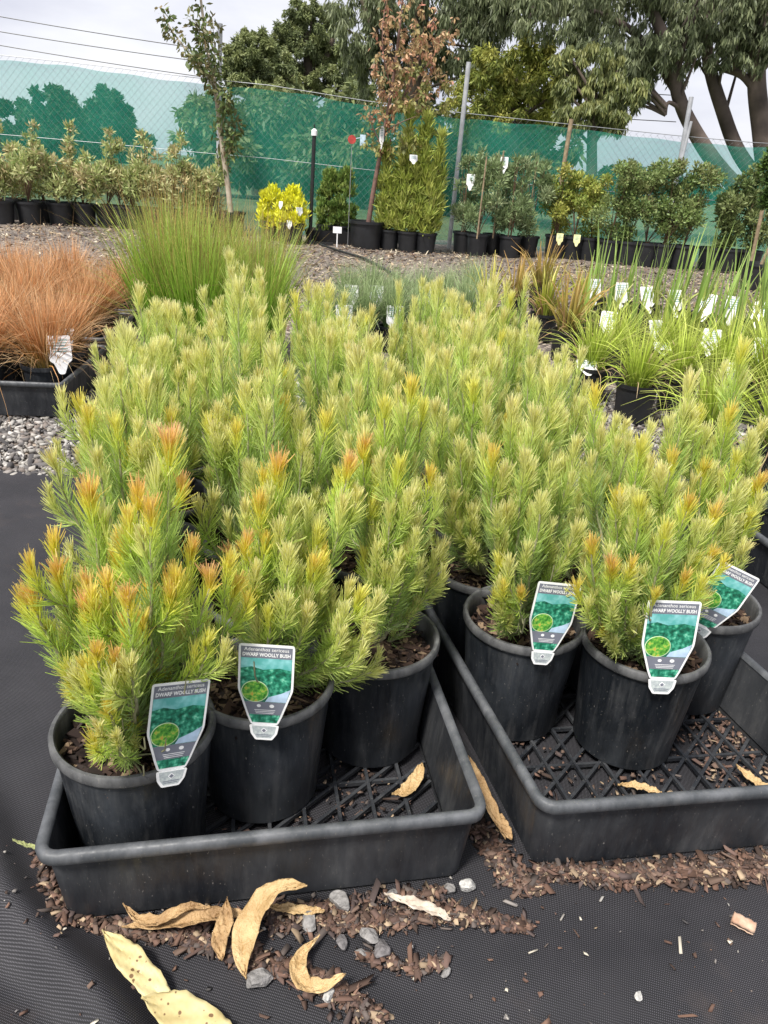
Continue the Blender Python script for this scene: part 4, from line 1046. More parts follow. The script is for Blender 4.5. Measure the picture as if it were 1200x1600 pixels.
for k, px in enumerate([25, 72, 115, 190, 232, 270]):
    R = np.random.default_rng(750 + k)
    shrub('variegated_shrub', px, 339 + k * .8, 'variegated shrub in the row against the fence, ' + ['behind the first and second pots', 'behind the second and third pots', 'behind the third and fourth pots', 'behind the fifth and sixth pots', 'behind the sixth and seventh pots', 'behind the seventh and eighth pots'][k], 'shrub', 'variegated shrubs in black pots along the fence',
          [(0, .50, .22, .2), (R.uniform(-.1, .1), .80, .08, .18), (R.uniform(-.15, .15), 1.0, .05, .10)], 1200, .066, .020, VAR, .15, .25, 0, .5, 6, 750 + k)
def conifer(name, px, py, label, group, cones, n, cols, pr=.17, ph=.2, seed=0, tags=(), Lf=.05, Wf=.02, cat='conifer', pots=None):
    """cones: (x, z0, z1, r)"""
    R = np.random.default_rng(seed); p = gp(px, py, 0); p = p * min(1, 9.72 / p[1])
    root = empty(name, (p[0], p[1], -.012)); tag(root, label, cat, group)
    for q in (pots or [0]): small_pot(root, pr, ph, None, loc=(q, 0, 0))
    parts = []
    for (x, z0, z1, r) in cones:
        m_ = 90; t_ = R.uniform(0, 1, m_) ** 1.15; a = R.uniform(0, 6.28, m_)
        rr = r * (np.sin(np.clip(.25 + t_ * .75, 0, 1) * math.pi) ** .8 * .8 + .15) * R.uniform(.55, 1.05, m_)
        c_ = np.stack([x + rr * np.cos(a), rr * np.sin(a), z0 + (z1 - z0) * t_], 1)
        parts.append(leaf_cloud(R, c_, np.full(m_, r * .28), n, Lf, Wf, cols, 0, .1, 1.3))
    link('foliage', fol_mesh(parts, M_leaf), root)
    mb = MB()
    for (x, z0, z1, r) in cones: mb.tube([(x * .8, 0, ph * .8), (x, 0, z0 + (z1 - z0) * .8)], [.014, .005], 6)
    mb.build('trunk', M_wood, root)
    for tg in tags: white_tag(root, *tg)
    return root
YEL = [(.82, .78, .02), (.68, .70, .03), (.86, .84, .10)]
conifer('golden_conifer', 426, 374, 'bright yellow conifer on the left of the yellow pair by the fence', 'bright yellow conifers', [(0, .14, .56, .19)], 2800, YEL, .15, .22, 801)
conifer('golden_conifer', 455, 380, 'bright yellow conifer on the right of the yellow pair, white tags on its side', 'bright yellow conifers', [(0, .18, .58, .18)], 2800, YEL, .15, .24, 802, [((.0, -.17, .20), 0, .06, .07), ((.11, -.14, .34), rad_(30), .08, .07), ((-.10, -.17, .40), rad_(-20), .045, .06)])
GRN = [(.13, .22, .05), (.20, .30, .06), (.26, .32, .08)]
# pair of green conifers sharing one trough
conifer('green_conifer', 512, 374, 'clipped green conifer on the left of the trough behind the black standpipe', 'green conifers in the shallow trough', [(0, .12, .78, .15)], 3600, GRN, .14, .20, 803)
conifer('green_conifer', 536, 376, 'clipped green conifer on the right of the trough behind the little white sign', 'green conifers in the shallow trough', [(0, .12, .82, .16)], 3600, GRN, .14, .20, 804)
p = gp(524, 379, 0); mb = MB(); loft(mb, [[(x, y, z) for x, y in rrect(w_, d_, .03)] for w_, d_, z in ((.66, .36, .0), (.72, .42, .15), (.70, .40, .15), (.66, .36, .02))])
o = mb.build('trough', M_farpot, None, 40); o.location = (p[0], p[1] + .05, -.012); tag(o, 'shallow dark grey trough under the two green conifers', 'trough')
p = gp(528, 383, 0); root = empty('small_sign', (p[0], p[1] - .15, -.012)); tag(root, 'little blank white sign on a stick before the green conifer trough', 'sign')
mb = MB(); mb.box((0, 0, .08), (.012, .006, .16)); mb.build('stick', M_white, root); mb = MB(); mb.box((0, -.004, .19), (.10, .004, .07)); mb.build('panel', M_white, root)
# upright conifers by the rust tree
for k, (px, py, h) in enumerate([(607, 388, 1.10), (636, 391, 1.45), (664, 393, 1.40)]):
    conifer('upright_conifer', px, py, 'narrow green conifer by the fence, ' + ['left of the three and the shortest', 'middle of the three with a pale stake in front', 'right of the three, feathery and tall'][k], 'narrow upright conifers beside the rust coloured tree',
            [(-.09, .22, h, .07), (.08, .22, h * .88, .07), (.0, .22, h * .65, .13)], 1300, [(.26, .34, .06), (.40, .46, .09), (.48, .50, .14)], .13, .22, 810 + k, [((.0, -.18, .95), rad_(20), .09, .07)] if k == 1 else (), Lf=.11, Wf=.016)
# staked pale shrubs
STK = [(.22, .30, .13), (.31, .39, .18), (.16, .23, .09), (.35, .40, .22)]
for k, px in enumerate([722, 744, 768, 794, 822]):
    py = 393 + k * 1.6 + (k % 2) * 3
    o = shrub('staked_shrub', px, py, 'grey green staked shrub, ' + ['first of five from the left', 'second of five from the left, behind the white tag', 'middle of the five, tallest stake', 'fourth of five from the left', 'last of the five on the right'][k], 'shrub', 'five staked shrubs by the steel fence post',
          [(0, .58, .20, .32), (.05, .88, .13, .18), (-.06, 1.0, .07, .12)], 2300, .06, .014, STK, .135, .24, 0, .6, 6, 820 + k, [((.0, -.2, .74 + .2 * (k == 2)), 0, .09, .13)] if k in (0, 2) else ())
    mb = MB(); mb.tube([(-.03, -.2 * (k in (1, 2)), .2), (-.02, -.2 * (k in (1, 2)), 1.05 + .08 * (k == 2))], .009, 6); mb.build('stake', M_stake, o)
OLV = [(.34, .40, .08), (.46, .48, .11), (.23, .31, .07), (.40, .36, .10)]
for k, px in enumerate([866, 892, 918]):
    shrub('olive_shrub', px, 402 + k * 2, 'yellowish olive shrub in front of the fence, ' + ['left of the three with a yellow tag', 'middle of the three with a yellow tag', 'right of the three'][k], 'shrub', 'yellowish olive shrubs by the fence', [(0, .55, .21, .30), (.0, .82, .18, .18)], 2600, .040, .020, OLV, .15, .27, 0, .3, 7, 830 + k, ((((0, -.17, .20), 0, .08, .10, -.2, True, simple('yellow_tag', (.78, .77, .38), .5)),) if k < 2 else ()))
DKG = [(.14, .21, .06), (.23, .32, .10), (.30, .37, .14), (.17, .25, .08), (.24, .24, .10)]
for k, px in enumerate([946, 975, 1003, 1030, 1060]):
    shrub('hedge_shrub', px, 410 + k * 2.2, 'dark green small leaved shrub by the fence, ' + ['first from the left of five', 'second from the left of five', 'middle one of five', 'fourth from the left of five', 'rightmost and bushiest of five'][k], 'shrub', 'dark green shrubs in black pots by the fence', [(0, .62, .22, .36), (.05, .98, .20, .20)], 3600, .038, .020, DKG, .16, .27, 0, .3, 8, 840 + k)
for k, (px, h) in enumerate([(1105, .62), (1132, .85), (1165, .7)]):
    shrub('bushy_shrub', px, 420 + k * 2.5, ['low grey green shrub left of the leaning timber stake', 'upright green shrub left of the leaning timber stake', 'green shrub right behind the leaning timber stake'][k], 'shrub', 'green shrubs at the right end of the fence row', [(0, h * .85, .20, .32), (.05, h * 1.15, .14, .16)], 2400, .05, .024, [(.13, .19, .06), (.20, .26, .09), (.26, .30, .12)], .15, .26, 0, .4, 6, 850 + k)
# standard (ball on a stem) at the right edge, near
p = gp(1178, 452, 0)
root = empty('ball_topped_tree', (p[0], p[1], -.012)); tag(root, 'dark green round topped small tree cut by the right picture edge', 'small tree')
small_pot(root, .17, .26); R = np.random.default_rng(860)
e = ay(1245, 280, p[1]); e = e - p; e[2] += .012
c_, r_ = subclumps(R, e, (.30, .30, .30), 60, .28)
V, F, Cc = leaf_cloud(R, c_, r_, 15000, .045, .022, [(.05, .10, .025), (.09, .16, .03), (.13, .20, .05)], 0, .2, .2); link('crown', np_mesh('crown', V, F, M_leaf, Cc), root)
mb = MB(); mb.tube([(0, 0, .2), tuple(e * [.5, .5, .5]), tuple(e)], [.018, .015, .012], 8); mb.build('trunk', M_stake, root)
def stake(px0, py0, px1, py1, r, mat, name, label, cat, Y=None, group=None):
    a = gp(px0, py0, 0) if Y is None else ay(px0, py0, Y); b = ay(px1, py1, a[1]); a2 = a.copy(); a2[2] = -.02
    root_ = MB(); root_.tube([a2 - a2, b - a2], r, 8); o = root_.build(name, mat, None, 50); o.location = tuple(a2); tag(o, label, cat, group); return o
o = stake(858, 398, 893, 186, .026, M_stake, 'timber_stake', 'tall brown timber stake standing before the fence left of the olive shrubs', 'stake')
o = stake(1168, 438, 1196, 305, .020, M_stake, 'timber_stake', 'leaning pale timber stake near the right picture edge', 'stake')

# black standpipe with white cap, and the pipe along the ground
p = gp(484, 380, 0); root = empty('standpipe', (p[0], p[1], -.012)); tag(root, 'thin black irrigation standpipe with a white head by the yellow conifers', 'standpipe')
tp = ay(491, 212, p[1]); hz = tp[2] + .012; dx = tp[0] - p[0]
mb = MB(); mb.tube([(0, 0, 0), (dx, 0, hz)], .022, 10); mb.build('pipe', M_blackpipe, root)
mb = MB(); mb.tube([(0, 0, .0), (0, 0, .05)], [.09, .05], 12); mb.box((.1, -.02, .02), (.35, .06, .03), .1); mb.build('foot', M_blackpipe, root)
mb = MB(); mb.tube([(dx, 0, hz), (dx, 0, hz + .05), (dx, 0, hz + .07)], [.034, .034, .012], 10); mb.build('head', M_white, root)
mb = MB(); mb.tube([(dx, 0, hz + .07), (dx, 0, hz + .11)], .008, 6); mb.build('nozzle', M_blackpipe, root)
P = [gp(x, y, .015) for x, y in [(500, 382), (530, 392), (570, 404), (600, 420), (628, 436), (665, 452), (720, 468)]]
mb = MB(); mb.tube(P, .013, 8); tag(mb.build('irrigation_pipe', M_blackpipe, None, 60), 'thin black irrigation pipe crossing the gravel from the standpipe', 'pipe')

# slender staked tree on the left
def tubes_tree(name, p, label, cat, group, trunk_paths, mat, seed, pot=None):
    root = empty(name, (p[0], p[1], 0 if pot is None else -.012)); tag(root, label, cat, group)
    if pot: small_pot(root, *pot)
    mb = MB()
    for pts, r0, r1 in trunk_paths:
        pts = [np.array(q) - np.array([p[0], p[1], 0]) for q in pts]
        mb.tube(pts, np.linspace(r0, r1, len(pts)), 8, False)
    mb.build('trunk', mat, root, 70)
    return root
def smooth(pts, n=5):
    P = [np.array(q) for q in pts]; out = []
    for i in range(len(P) - 1):
        p0, p1, p2, p3 = P[max(i - 1, 0)], P[i], P[i + 1], P[min(i + 2, len(P) - 1)]
        for k in range(n):
            u = k / n; out.append(.5 * (2 * p1 + (p2 - p0) * u + (2 * p0 - 5 * p1 + 4 * p2 - p3) * u * u + (3 * p1 - p0 - 3 * p2 + p3) * u ** 3))
    out.append(P[-1]); return out
p = gp(362, 352, 0); p = p * (9.55 / p[1]); Y = p[1]; q = lambda *a: smooth([ay(x, y, Y + dy) for x, y, dy in a])
tp_ = [(q((362, 345, 0), (356, 290, 0), (345, 210, 0), (338, 150, .0), (330, 110, 0), (322, 60, .1), (314, 0, .1), (310, -40, .1)), .036, .010),
       (q((334, 130, 0), (315, 105, .1), (290, 75, .1), (268, 45, .2), (255, 20, .2)), .016, .004), (q((338, 150, 0), (322, 110, -.2), (300, 85, -.3)), .009, .003),
       (q((330, 110, 0), (318, 60, -.2), (300, 30, -.2)), .009, .003), (q((336, 140, 0), (336, 90, .2), (332, 30, .3)), .009, .003), (q((345, 210, 0), (352, 170, -.2), (355, 140, -.2)), .007, .003), (q((352, 250, 0), (362, 225, -.1), (368, 190, -.1)), .006, .002)]
M_paltrunk = simple('pale_trunk', (.30, .24, .17), .8, scale=12, col2=(.50, .44, .34))
root = tubes_tree('slender_tree', p, 'slender young tree with sparse green leaves beside the left steel fence post', 'young tree', None, tp_, M_paltrunk, 1, (.17, .28))
R = np.random.default_rng(870); c_ = []
for pts, a, b in tp_:
    for u in np.linspace(.35, 1, 9): c_.append(np.array(pts[int(u * (len(pts) - 1))]) - [p[0], p[1], 0])
for a in ((344, 230), (350, 260), (342, 200), (352, 215)): c_.append(ay(*a, Y) - [p[0], p[1], 0])
c_ = np.array(c_); V, F, Cc = leaf_cloud(R, c_, np.full(len(c_), .10), 1300, .07, .036, [(.13, .18, .05), (.20, .25, .08), (.10, .14, .05), (.26, .2, .10)], .3, .1, 0)
link('crown', np_mesh('crown', V, F, M_leaf, Cc), root)
# rust-leaved tree
p = gp(571, 386, 0); Y = p[1]
tp_ = [(q((575, 352, 0), (583, 300, 0), (592, 250, 0), (600, 205, 0), (612, 140, 0), (620, 80, 0), (628, 10, 0), (632, -50, 0)), .030, .008),
       (q((600, 205, 0), (630, 150, .1), (655, 90, .1), (662, 40, .1)), .012, .003), (q((612, 140, 0), (600, 90, -.1), (598, 40, -.1), (604, 0, 0)), .010, .003), (q((605, 180, 0), (645, 130, .2), (680, 80, .3), (690, 50, .3)), .010, .003), (q((596, 225, 0), (580, 190, 0), (578, 165, 0)), .008, .003), (q((600, 205, 0), (625, 190, -.2), (650, 180, -.2)), .008, .003)]
root = tubes_tree('rust_leaved_tree', p, 'young potted tree with rusty orange leaves standing against the middle of the fence', 'young tree', None, tp_, simple('rust_trunk', (.16, .09, .07), .8), 1, (.21, .30))
R = np.random.default_rng(871); parts = []
def clump_px(spec, sub, rs, n, Lf, Wf, cols, droop, up_, org):
    Cs, Rs = [], []
    for x, y, rx, ry, dy in spec:
        c0 = ay(x, y, Y + dy) - [org[0], org[1], 0]; s_ = (Y + dy) / FPX * 1.03
        a, b = subclumps(R, c0, (rx * s_, rx * s_, ry * s_), sub, rs); Cs.append(a); Rs.append(b)
    return leaf_cloud(R, np.concatenate(Cs), np.concatenate(Rs), n, Lf, Wf, cols, droop, .1, up_)
parts.append(clump_px([(625, 60, 32, 60, 0), (660, 105, 42, 65, .1), (612, 130, 30, 55, 0), (596, 190, 28, 40, 0), (688, 90, 26, 60, .2), (598, 90, 18, 60, -.1), (612, 15, 20, 30, 0), (665, 45, 24, 30, .1)], 36, .10, 2100, .048, .026, [(.50, .26, .16), (.46, .33, .17), (.38, .35, .14), (.56, .38, .21), (.46, .20, .14)], .5, 0, p))
parts.append(clump_px([(640, 180, 40, 60, .1), (665, 150, 36, 60, .2), (590, 215, 22, 25, 0), (625, 225, 35, 25, 0)], 22, .14, 1300, .055, .030, [(.34, .30, .10), (.28, .30, .09), (.24, .26, .09)], .5, 0, p))
link('crown', fol_mesh(parts, M_leaf, 'crown'), root)
white_tag(root, tuple(ay(596, 222, Y - .05) - [p[0], p[1], 0]), 0, .05, .17, 0)
g = ay(550, 216, Y - .05); root = empty('round_marker', (g[0], g[1], -.012)); tag(root, 'small red round marker on a thin wire left of the rust leaved tree', 'marker')
mb = MB(); mb.tube([(0, -.006, g[2]), (0, .006, g[2])], .045, 20); mb.build('disc', simple('red_disc', (.42, .05, .04), .5), root)
mb = MB(); mb.tube([(0, 0, 0), (0, .012, g[2])], .004, 6); mb.build('wire', M_wire, root)
mb = MB(); mb.box((.12, 0, g[2] + .0), (.06, .01, .11)); mb.tube([(0, 0, g[2]), (.12, 0, g[2] + .03)], .004, 5); mb.build('pale_panel', simple('pale_blue', (.45, .58, .66), .5), root)

# ------------------------------------------------------------------ fence with shade cloth
def fy(x):  # fence plan line: Y as function of world x
    return 10.05 + .02 * x
topz_x = []
def fence_top(px, py):
    # intersect the pixel ray with the fence line
    d = FWD + RGT * (px - 600) / FPX - UPV * (py - 800) / FPX
    t_ = 10.05 / (d[1] - .02 * d[0]); P_ = np.array([0, 0, H_CAM]) + d * t_; return P_
tops = [fence_top(*a) for a in [(-300, 62), (0, 88), (150, 104), (310, 124), (420, 135), (575, 160), (700, 176), (880, 195), (1060, 214), (1170, 224), (1500, 245)]]
tx = np.array([p_[0] for p_ in tops]); tz = np.array([p_[2] for p_ in tops])
FT = lambda x: np.interp(x, tx, tz)
X0, X1 = tx[0], tx[-1]
root = empty('fence', (0, 0, 0)); tag(root, 'chain link fence hung with green shade cloth across the back of the yard', 'fence')
m, t = newmat('shade_cloth'); l = t.links.new
o = N(t, 'ShaderNodeOutputMaterial'); tr = N(t, 'ShaderNodeBsdfTransparent'); df = N(t, 'ShaderNodeBsdfDiffuse'); tl_ = N(t, 'ShaderNodeBsdfTranslucent')
c = coord(t, 'Object', (1, 1, 1)); n = N(t, 'ShaderNodeTexNoise', i_Scale=1.5, i_Detail=6.0); l(c.outputs[0], n.inputs['Vector'])
r = ramp(t, [(.3, (.04, .32, .22)), (.7, (.06, .42, .30))]); l(n.outputs[0], r.inputs[0])
l(r.outputs[0], df.inputs[0]); l(r.outputs[0], tl_.inputs[0]); tr.inputs[0].default_value = (.86, .97, 1, 1)
m1 = N(t, 'ShaderNodeMixShader'); m1.inputs[0].default_value = .35; l(df.outputs[0], m1.inputs[1]); l(tl_.outputs[0], m1.inputs[2])
m2 = N(t, 'ShaderNodeMixShader')
r2 = ramp(t, [(.3, (.38, .38, .38)), (.7, (.48, .48, .48))]); l(n.outputs[0], r2.inputs[0]); l(r2.outputs[0], m2.inputs[0])
l(tr.outputs[0], m2.inputs[1]); l(m1.outputs[0], m2.inputs[2]); l(m2.outputs[0], o.inputs[0]); M_cloth = m
nx, nz = 220, 12; V = []; F = []
for i in range(nx + 1):
    x = X0 + (X1 - X0) * i / nx; T_ = FT(x) - .02 - .025 * abs(math.sin((x + 1.2) / 3.0 * math.pi))
    for k in range(nz + 1):
        u = k / nz; V.append((x, fy(x) + .035 + .022 * math.sin(x * 3.1 + u * 4) * math.sin(x * 7.3 + u * 5 + 1) + .008 * math.sin(x * 23 + 6 * u), .02 + (T_ - .02) * u + .006 * math.sin(x * 9) * u))
for i in range(nx):
    for k in range(nz): a = i * (nz + 1) + k; F.append((a, a + nz + 1, a + nz + 2, a + 1))
mb = MB(); mb.add(V, F); mb.build('shade_cloth', M_cloth, root, 80)
# chain link: zig-zag wires as thin three-sided bars
V = []; F = []
def wire(a, b, r_=.0013):
    i = len(V); a = np.array(a); b = np.array(b)
    for p_ in (a, b):
        V.append((p_[0] - r_, p_[1], p_[2])); V.append((p_[0] + r_, p_[1], p_[2])); V.append((p_[0], p_[1] - r_ * 1.6, p_[2]))
    F.extend([(i, i + 1, i + 4, i + 3), (i + 1, i + 2, i + 5, i + 4), (i + 2, i, i + 3, i + 5)])
sp_ = .085
for i in range(int((X1 - X0) / sp_)):
    x = X0 + i * sp_
    for sgn in (1, -1):
        h = FT(x) + .02; xe = x + sgn * h
        h2 = min(h, FT(np.clip(xe, X0, X1)) + .02); xe = x + sgn * h2 * .93
        if xe > X1 or xe < X0: continue
        wire((x, fy(x) - (.004 * sgn), .03), (xe, fy(xe) - (.004 * sgn), h2))
link('chain_link', np_mesh('chain_link', V, F, M_wire, smooth=False), root)
mb = MB()
xs = np.linspace(X0, X1, 60); mb.tube([(x, fy(x) - .01, FT(x) + .012) for x in xs], .004, 5); mb.build('top_wire', M_wire, root)
mb = MB(); mb.tube([(x, fy(x) - .012, FT(x) * .52 + .02) for x in xs], .003, 5); mb.build('mid_wire', M_wire, root)
def post(px0, py0, px1, py1, r_=.03, name='post'):
    a = fence_top(px0, py0); b = fence_top(px1, py1); k = (a[2] + .02) / (b[2] - a[2]); bx = a[0] - (b[0] - a[0]) * k
    mb = MB(); mb.tube([(bx, fy(bx) - .05, -.02), (b[0], fy(b[0]) - .05, b[2])], r_, 12); return mb.build(name, M_steel, root, 50)
post(342, 280, 346, 38, .026); post(706, 340, 732, 98, .027); post(1057, 270, 1078, 152, .027)
post(-215, 300, -215, 10, .034)
mb = MB(); a = fence_top(1077, 190); b = fence_top(1042, 330); mb.tube([(a[0], fy(a[0]) - .07, a[2]), (b[0], fy(b[0]) - .07, b[2])], .018, 8); mb.build('brace', M_steel, root, 50)

# ------------------------------------------------------------------ trees beyond the fence
def big_tree(name, label, Yt, base, trunks, clumps, n, Lf, Wf, cols, droop, seed, group=None, bark=None, sub=16, rs=.30, limbs=True, shell=.1, up_=0.0, hang=0):
    """trunks: ([(px,py,dy)...], r0, r1); clumps: (px, py, rx, ry, dy) measured in photo pixels at depth Yt"""
    R = np.random.default_rng(seed); b0 = ay(base[0], base[1], Yt); b0 = np.array([b0[0], Yt, -.03])
    root = empty(name, b0); tag(root, label, 'tree', group)
    mb = MB(); tips = []
    for pts, r0, r1 in trunks:
        P = smooth([ay(x, y, Yt + dy) - b0 for x, y, dy in pts], 6)
        mb.tube(P, np.linspace(r0, r1, len(P)), 10, False); tips.append(P)
    allP = np.concatenate([np.array(P) for P in tips]) if tips else np.zeros((1, 3))
    Cs, Rs = [], []
    for x, y, rx, ry, dy in clumps:
        c0 = ay(x, y, Yt + dy) - b0; s_ = (Yt + dy) / FPX * 1.03
        a, b_ = subclumps(R, c0, (rx * s_, rx * s_ * .9, ry * s_), sub, rs); Cs.append(a); Rs.append(b_)
        if limbs:
            for k in range(3):
                e = a[k]; j = np.argmin(np.linalg.norm(allP - (e - [0, 0, .25 * abs(e[2])]), axis=1)); s0 = allP[j]
                dd = np.linalg.norm(e - s0); mb.tube(bez(s0, s0 + (e - s0) * .4 + [0, 0, dd * .05], e + [0, 0, -dd * .12], e, 6), np.linspace(.018 * s_ * 60 * .07 + .03, .012, 6), 6, False)
    mb.build('trunk', bark or M_darkbark, root, 70)
    Cs = np.concatenate(Cs); Rs = np.concatenate(Rs)
    V, F, C = leaf_cloud(R, Cs, Rs, n, Lf, Wf, cols, droop, shell, up_)
    parts = [(V, F, C)]
    if hang:
        ih = R.integers(0, len(Cs), hang); st = Cs[ih] + rdir(R, hang) * Rs[ih][:, None] * .9
        ln = R.uniform(.3, 1.3, hang) * Rs[ih] * 1.5
        # hanging strings of leaves
        m_ = 16; pts_ = np.repeat(st, m_, 0); u = R.uniform(0, 1, hang * m_); pts_[:, 2] -= u * np.repeat(ln, m_); pts_[:, :2] += R.normal(0, Wf * 1.2, (hang * m_, 2))
        D = nrm(R.normal(0, .35, (hang * m_, 3)) + [0, 0, -1.]); l_ = Lf * R.uniform(.7, 1.2, hang * m_)
        c_ = np.array(cols)[R.integers(0, len(cols), hang * m_)] * R.uniform(.7, 1.3, (hang * m_, 1))
        parts.append(blades(np.stack([pts_, pts_ + D * (l_ * .5)[:, None], pts_ + D * l_[:, None]], 1), nrm(np.cross(D, rdir(R, hang * m_))), np.array([.3, 1, .1])[None] * Wf * R.uniform(.8, 1.2, (hang * m_, 1)), np.clip(np.stack([c_] * 3, 1), 0, .9)))
    link('crown', fol_mesh(parts, M_leaf, 'crown'), root)
    return root
TG = 'trees beyond the fence'
EUC = [(.15, .18, .09), (.21, .25, .13), (.28, .31, .17), (.11, .13, .07)]
big_tree('gum_tree', 'large gum tree with three leaning trunks and drooping leaves at the right', 14.5, (1235, 400),
         [([(1245, 330, 0), (1205, 290, 0), (1190, 200, 0), (1182, 110, 0), (1195, 0, 0), (1200, -150, 0)], .19, .11), ([(1200, 300, .2), (1155, 240, .2), (1128, 170, .2), (1108, 100, .2), (1100, 20, .3), (1090, -120, .3)], .13, .08),
          ([(1205, 345, -.2), (1130, 270, -.2), (1085, 205, -.2), (1060, 150, -.2), (1050, 90, -.2), (1020, 20, -.2), (985, -60, 0)], .145, .07), ([(1185, 150, 0), (1160, 118, 0), (1120, 105, .2)], .07, .05),
          ([(1070, 175, -.2), (1045, 160, -.3), (1040, 180, -.3)], .04, .02), ([(1182, 110, 0), (1230, 60, 0), (1290, 20, 0)], .12, .06), ([(1060, 150, 0), (1000, 60, .2), (930, 20, .2), (860, 22, .2), (800, 0, .2)], .07, .03)],
         [(1000, 40, 80, 55, 0), (950, 95, 50, 45, -.3), (1095, 20, 80, 40, .3), (1180, 15, 60, 45, 0), (870, 20, 60, 35, 0), (1010, 95, 40, 40, -.5), (1080, -40, 160, 45, 0), (940, -40, 150, 45, 0), (1160, 60, 30, 30, .6), (1040, 70, 50, 40, .6), (1240, -20, 100, 70, 0), (985, 130, 28, 34, 0), (1075, 60, 26, 40, -.4), (1140, 50, 26, 40, -.4), (1185, 70, 24, 30, -.4)],
         30000, .12, .027, EUC, 1.1, 901, TG, M_bark, 34, .17, hang=1300)
big_tree('gum_tree', 'dark drooping gum tree filling the top middle above the rusty tree', 17, (640, 420),
         [([(650, 330, 0), (640, 200, 0), (650, 100, 0), (660, 0, 0), (650, -100, 0)], .22, .12), ([(650, 100, 0), (700, 50, 0), (780, 10, 0)], .1, .05), ([(645, 150, 0), (590, 60, 0), (560, -20, 0)], .1, .05)],
         [(560, 30, 45, 50, 0), (620, -20, 80, 50, 0), (650, 40, 50, 50, .5), (720, 40, 65, 55, 0), (780, 0, 70, 45, 0), (700, -40, 130, 50, 0), (590, 100, 45, 45, .4), (745, 85, 30, 35, -.3), (850, -30, 70, 50, 0), (660, 110, 40, 40, 1)],
         33000, .13, .029, EUC, 1.0, 902, TG, M_darkbark, 34, .18, hang=900)
big_tree('wattle_tree', 'yellow green bushy tree behind the fence between the steel post and timber stake', 15.5, (800, 430),
         [([(800, 330, 0), (800, 200, 0), (790, 130, 0)], .14, .07)],
         [(760, 130, 45, 45, 0), (810, 110, 50, 45, 0), (855, 120, 40, 40, .2), (790, 175, 70, 35, .3), (860, 175, 30, 35, .2), (730, 165, 35, 30, 0), (840, 90, 30, 25, .4)],
         30000, .10, .028, [(.34, .36, .07), (.26, .30, .06), (.42, .40, .10), (.17, .21, .05)], .5, 903, TG, M_darkbark, 30, .19)
big_tree('wattle_tree', 'drooping light green tree hanging over the fence right of the yellow green tree', 13.2, (930, 420),
         [([(925, 330, 0), (925, 210, 0), (930, 110, 0)], .10, .05)],
         [(905, 150, 30, 45, 0), (935, 110, 35, 40, .2), (975, 150, 28, 38, 0), (950, 175, 22, 35, -.1), (885, 120, 24, 35, .2)],
         11000, .10, .024, [(.22, .25, .09), (.30, .31, .11), (.14, .17, .06)], 1.3, 904, TG, M_darkbark, 24, .18, hang=500)
MID = [(.17, .21, .09), (.24, .28, .11), (.31, .34, .14), (.12, .15, .07)]
big_tree('round_tree', 'tall rounded dark green tree standing left of the middle gum', 24, (485, 400),
         [([(490, 330, 0), (480, 200, 0), (482, 120, 0), (478, 50, 0)], .22, .10), ([(482, 140, 0), (510, 90, 0), (520, 60, 0)], .1, .05)],
         [(475, 40, 36, 34, 0), (455, 75, 36, 28, 0), (500, 85, 34, 32, .5), (520, 55, 28, 28, .5), (480, 120, 40, 24, 0), (535, 110, 30, 34, 0), (470, 22, 22, 18, 0)],
         60000, .10, .034, MID, .4, 905, TG, M_darkbark, 40, .155)
big_tree('round_tree', 'lower rounded green tree just right of the left steel fence post', 22, (400, 400),
         [([(405, 330, 0), (400, 200, 0), (402, 110, 0)], .20, .09), ([(402, 150, 0), (370, 110, 0)], .08, .04)],
         [(395, 85, 34, 30, 0), (370, 110, 26, 24, 0), (420, 105, 32, 28, .4), (400, 135, 44, 20, 0), (385, 70, 22, 16, 0), (440, 125, 24, 24, 0)],
         46000, .10, .034, MID, .4, 906, TG, M_darkbark, 40, .155)
# growth low down behind the cloth
big_tree('dense_shrub_tree', 'dense dark tree seen only through the cloth left of the standpipe', 20, (400, 430), [([(420, 330, 0), (410, 240, 0), (400, 190, 0)], .16, .08)],
         [(330, 180, 40, 32, 0), (310, 205, 30, 28, 0), (360, 200, 45, 45, 0), (420, 200, 60, 50, .3), (400, 250, 70, 40, 0), (350, 240, 50, 30, 0)], 20000, .20, .075, MID, .4, 907, TG, M_darkbark, 20, .30)
big_tree('dense_shrub_tree', 'dense dark tree seen through the cloth behind the rust leaved tree', 19, (560, 430), [([(560, 330, 0), (555, 240, 0), (550, 190, 0)], .16, .08)],
         [(490, 190, 60, 45, 0), (550, 190, 60, 50, .2), (610, 210, 60, 50, 0), (520, 250, 80, 40, 0), (600, 260, 70, 35, 0), (670, 230, 50, 60, 0)], 22000, .20, .075, MID, .4, 908, TG, M_darkbark, 20, .30)
big_tree('dense_shrub_tree', 'dense dark tree seen through the cloth between the steel post and the timber stake', 18, (800, 440), [([(790, 340, 0), (785, 280, 0), (780, 230, 0)], .16, .08)],
         [(740, 240, 60, 50, 0), (800, 230, 60, 50, .2), (850, 240, 45, 55, 0), (780, 290, 90, 35, 0), (700, 270, 40, 50, 0), (865, 285, 35, 30, 0)], 22000, .20, .075, MID, .4, 909, TG, M_darkbark, 20, .30)
FAR = [(.07, .10, .05), (.10, .13, .06), (.05, .075, .04)]
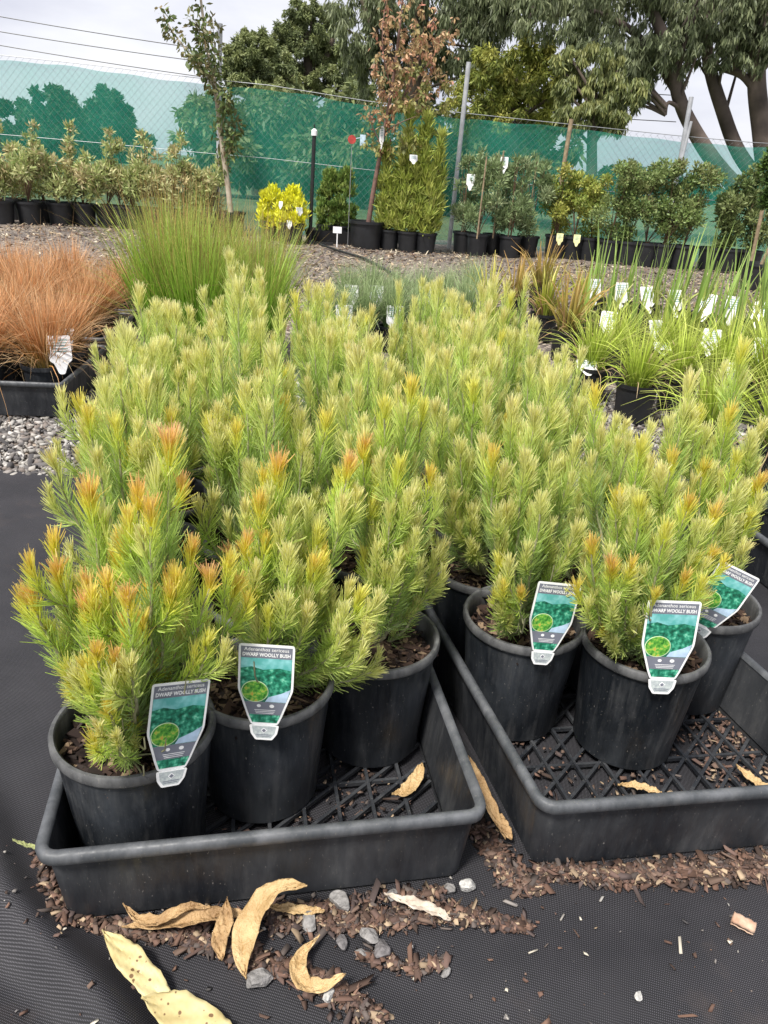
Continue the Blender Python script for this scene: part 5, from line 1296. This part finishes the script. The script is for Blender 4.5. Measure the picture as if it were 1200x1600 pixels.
for k, (lb, cl) in enumerate([
    ('far round tree seen through the cloth, left of the far pair', [(82, 165, 32, 26, 0), (60, 190, 34, 22, 0), (110, 185, 26, 24, 0), (85, 205, 40, 18, 0)]),
    ('far round tree seen through the cloth, right of the far pair', [(165, 175, 30, 26, 0), (175, 195, 30, 22, 0), (150, 205, 30, 18, 0)]),
    ('far low tree seen through the cloth at the left picture edge', [(-10, 205, 26, 14, 0), (22, 215, 30, 14, 0), (5, 168, 10, 7, 0)]),
    ('far low tree seen through the cloth right of the far pair', [(215, 225, 24, 14, 0), (185, 228, 30, 14, 0)]),
    ('far dark tree line end seen through the cloth below the far pair', [(60, 228, 60, 12, 0), (130, 230, 60, 12, 0), (-30, 228, 60, 14, 0)]),
    ('far low bush seen through the cloth behind the dark green shrubs', [(940, 290, 36, 16, 0), (980, 285, 40, 16, 0), (1040, 295, 40, 14, 0)]),
    ('far low bush seen through the cloth near the leaning trunks', [(1090, 305, 34, 14, 0), (1130, 315, 30, 20, 0)])]):
    bx = sum(c_[0] for c_ in cl) / len(cl)
    big_tree('far_tree', lb, 60, (bx, 300), [([(bx, 262, 0), (bx, 225, 0), (bx, 200, 0)], .35, .15)] if k < 5 else [([(bx, 320, 0), (bx, 300, 0)], .3, .1)], cl, 15000, .34, .22, FAR, .1, 920 + k, 'far trees seen through the shade cloth', M_darkbark, 26, .24, limbs=False)

# power lines
for k, (a, b) in enumerate([((-200, -12), (330, 56)), ((-200, 14), (330, 76)), ((-200, 34), (330, 100))]):
    A_ = ay(a[0], a[1], 34); B_ = ay(b[0], b[1], 34); D_ = (B_ - A_)
    P = [A_ + D_ * u - np.array([0, 0, .5 * 4 * u / 2.4 * (1 - u / 2.4)]) for u in np.linspace(0, 2.4, 24)]
    mb = MB(); mb.tube(P, .016, 5, False)
    tag(mb.build('power_line', M_blackpipe), ['topmost of the three thin power lines at the upper left', 'middle of the three thin power lines at the upper left', 'lowest of the three thin power lines at the upper left'][k], 'power line', 'power lines crossing the sky')
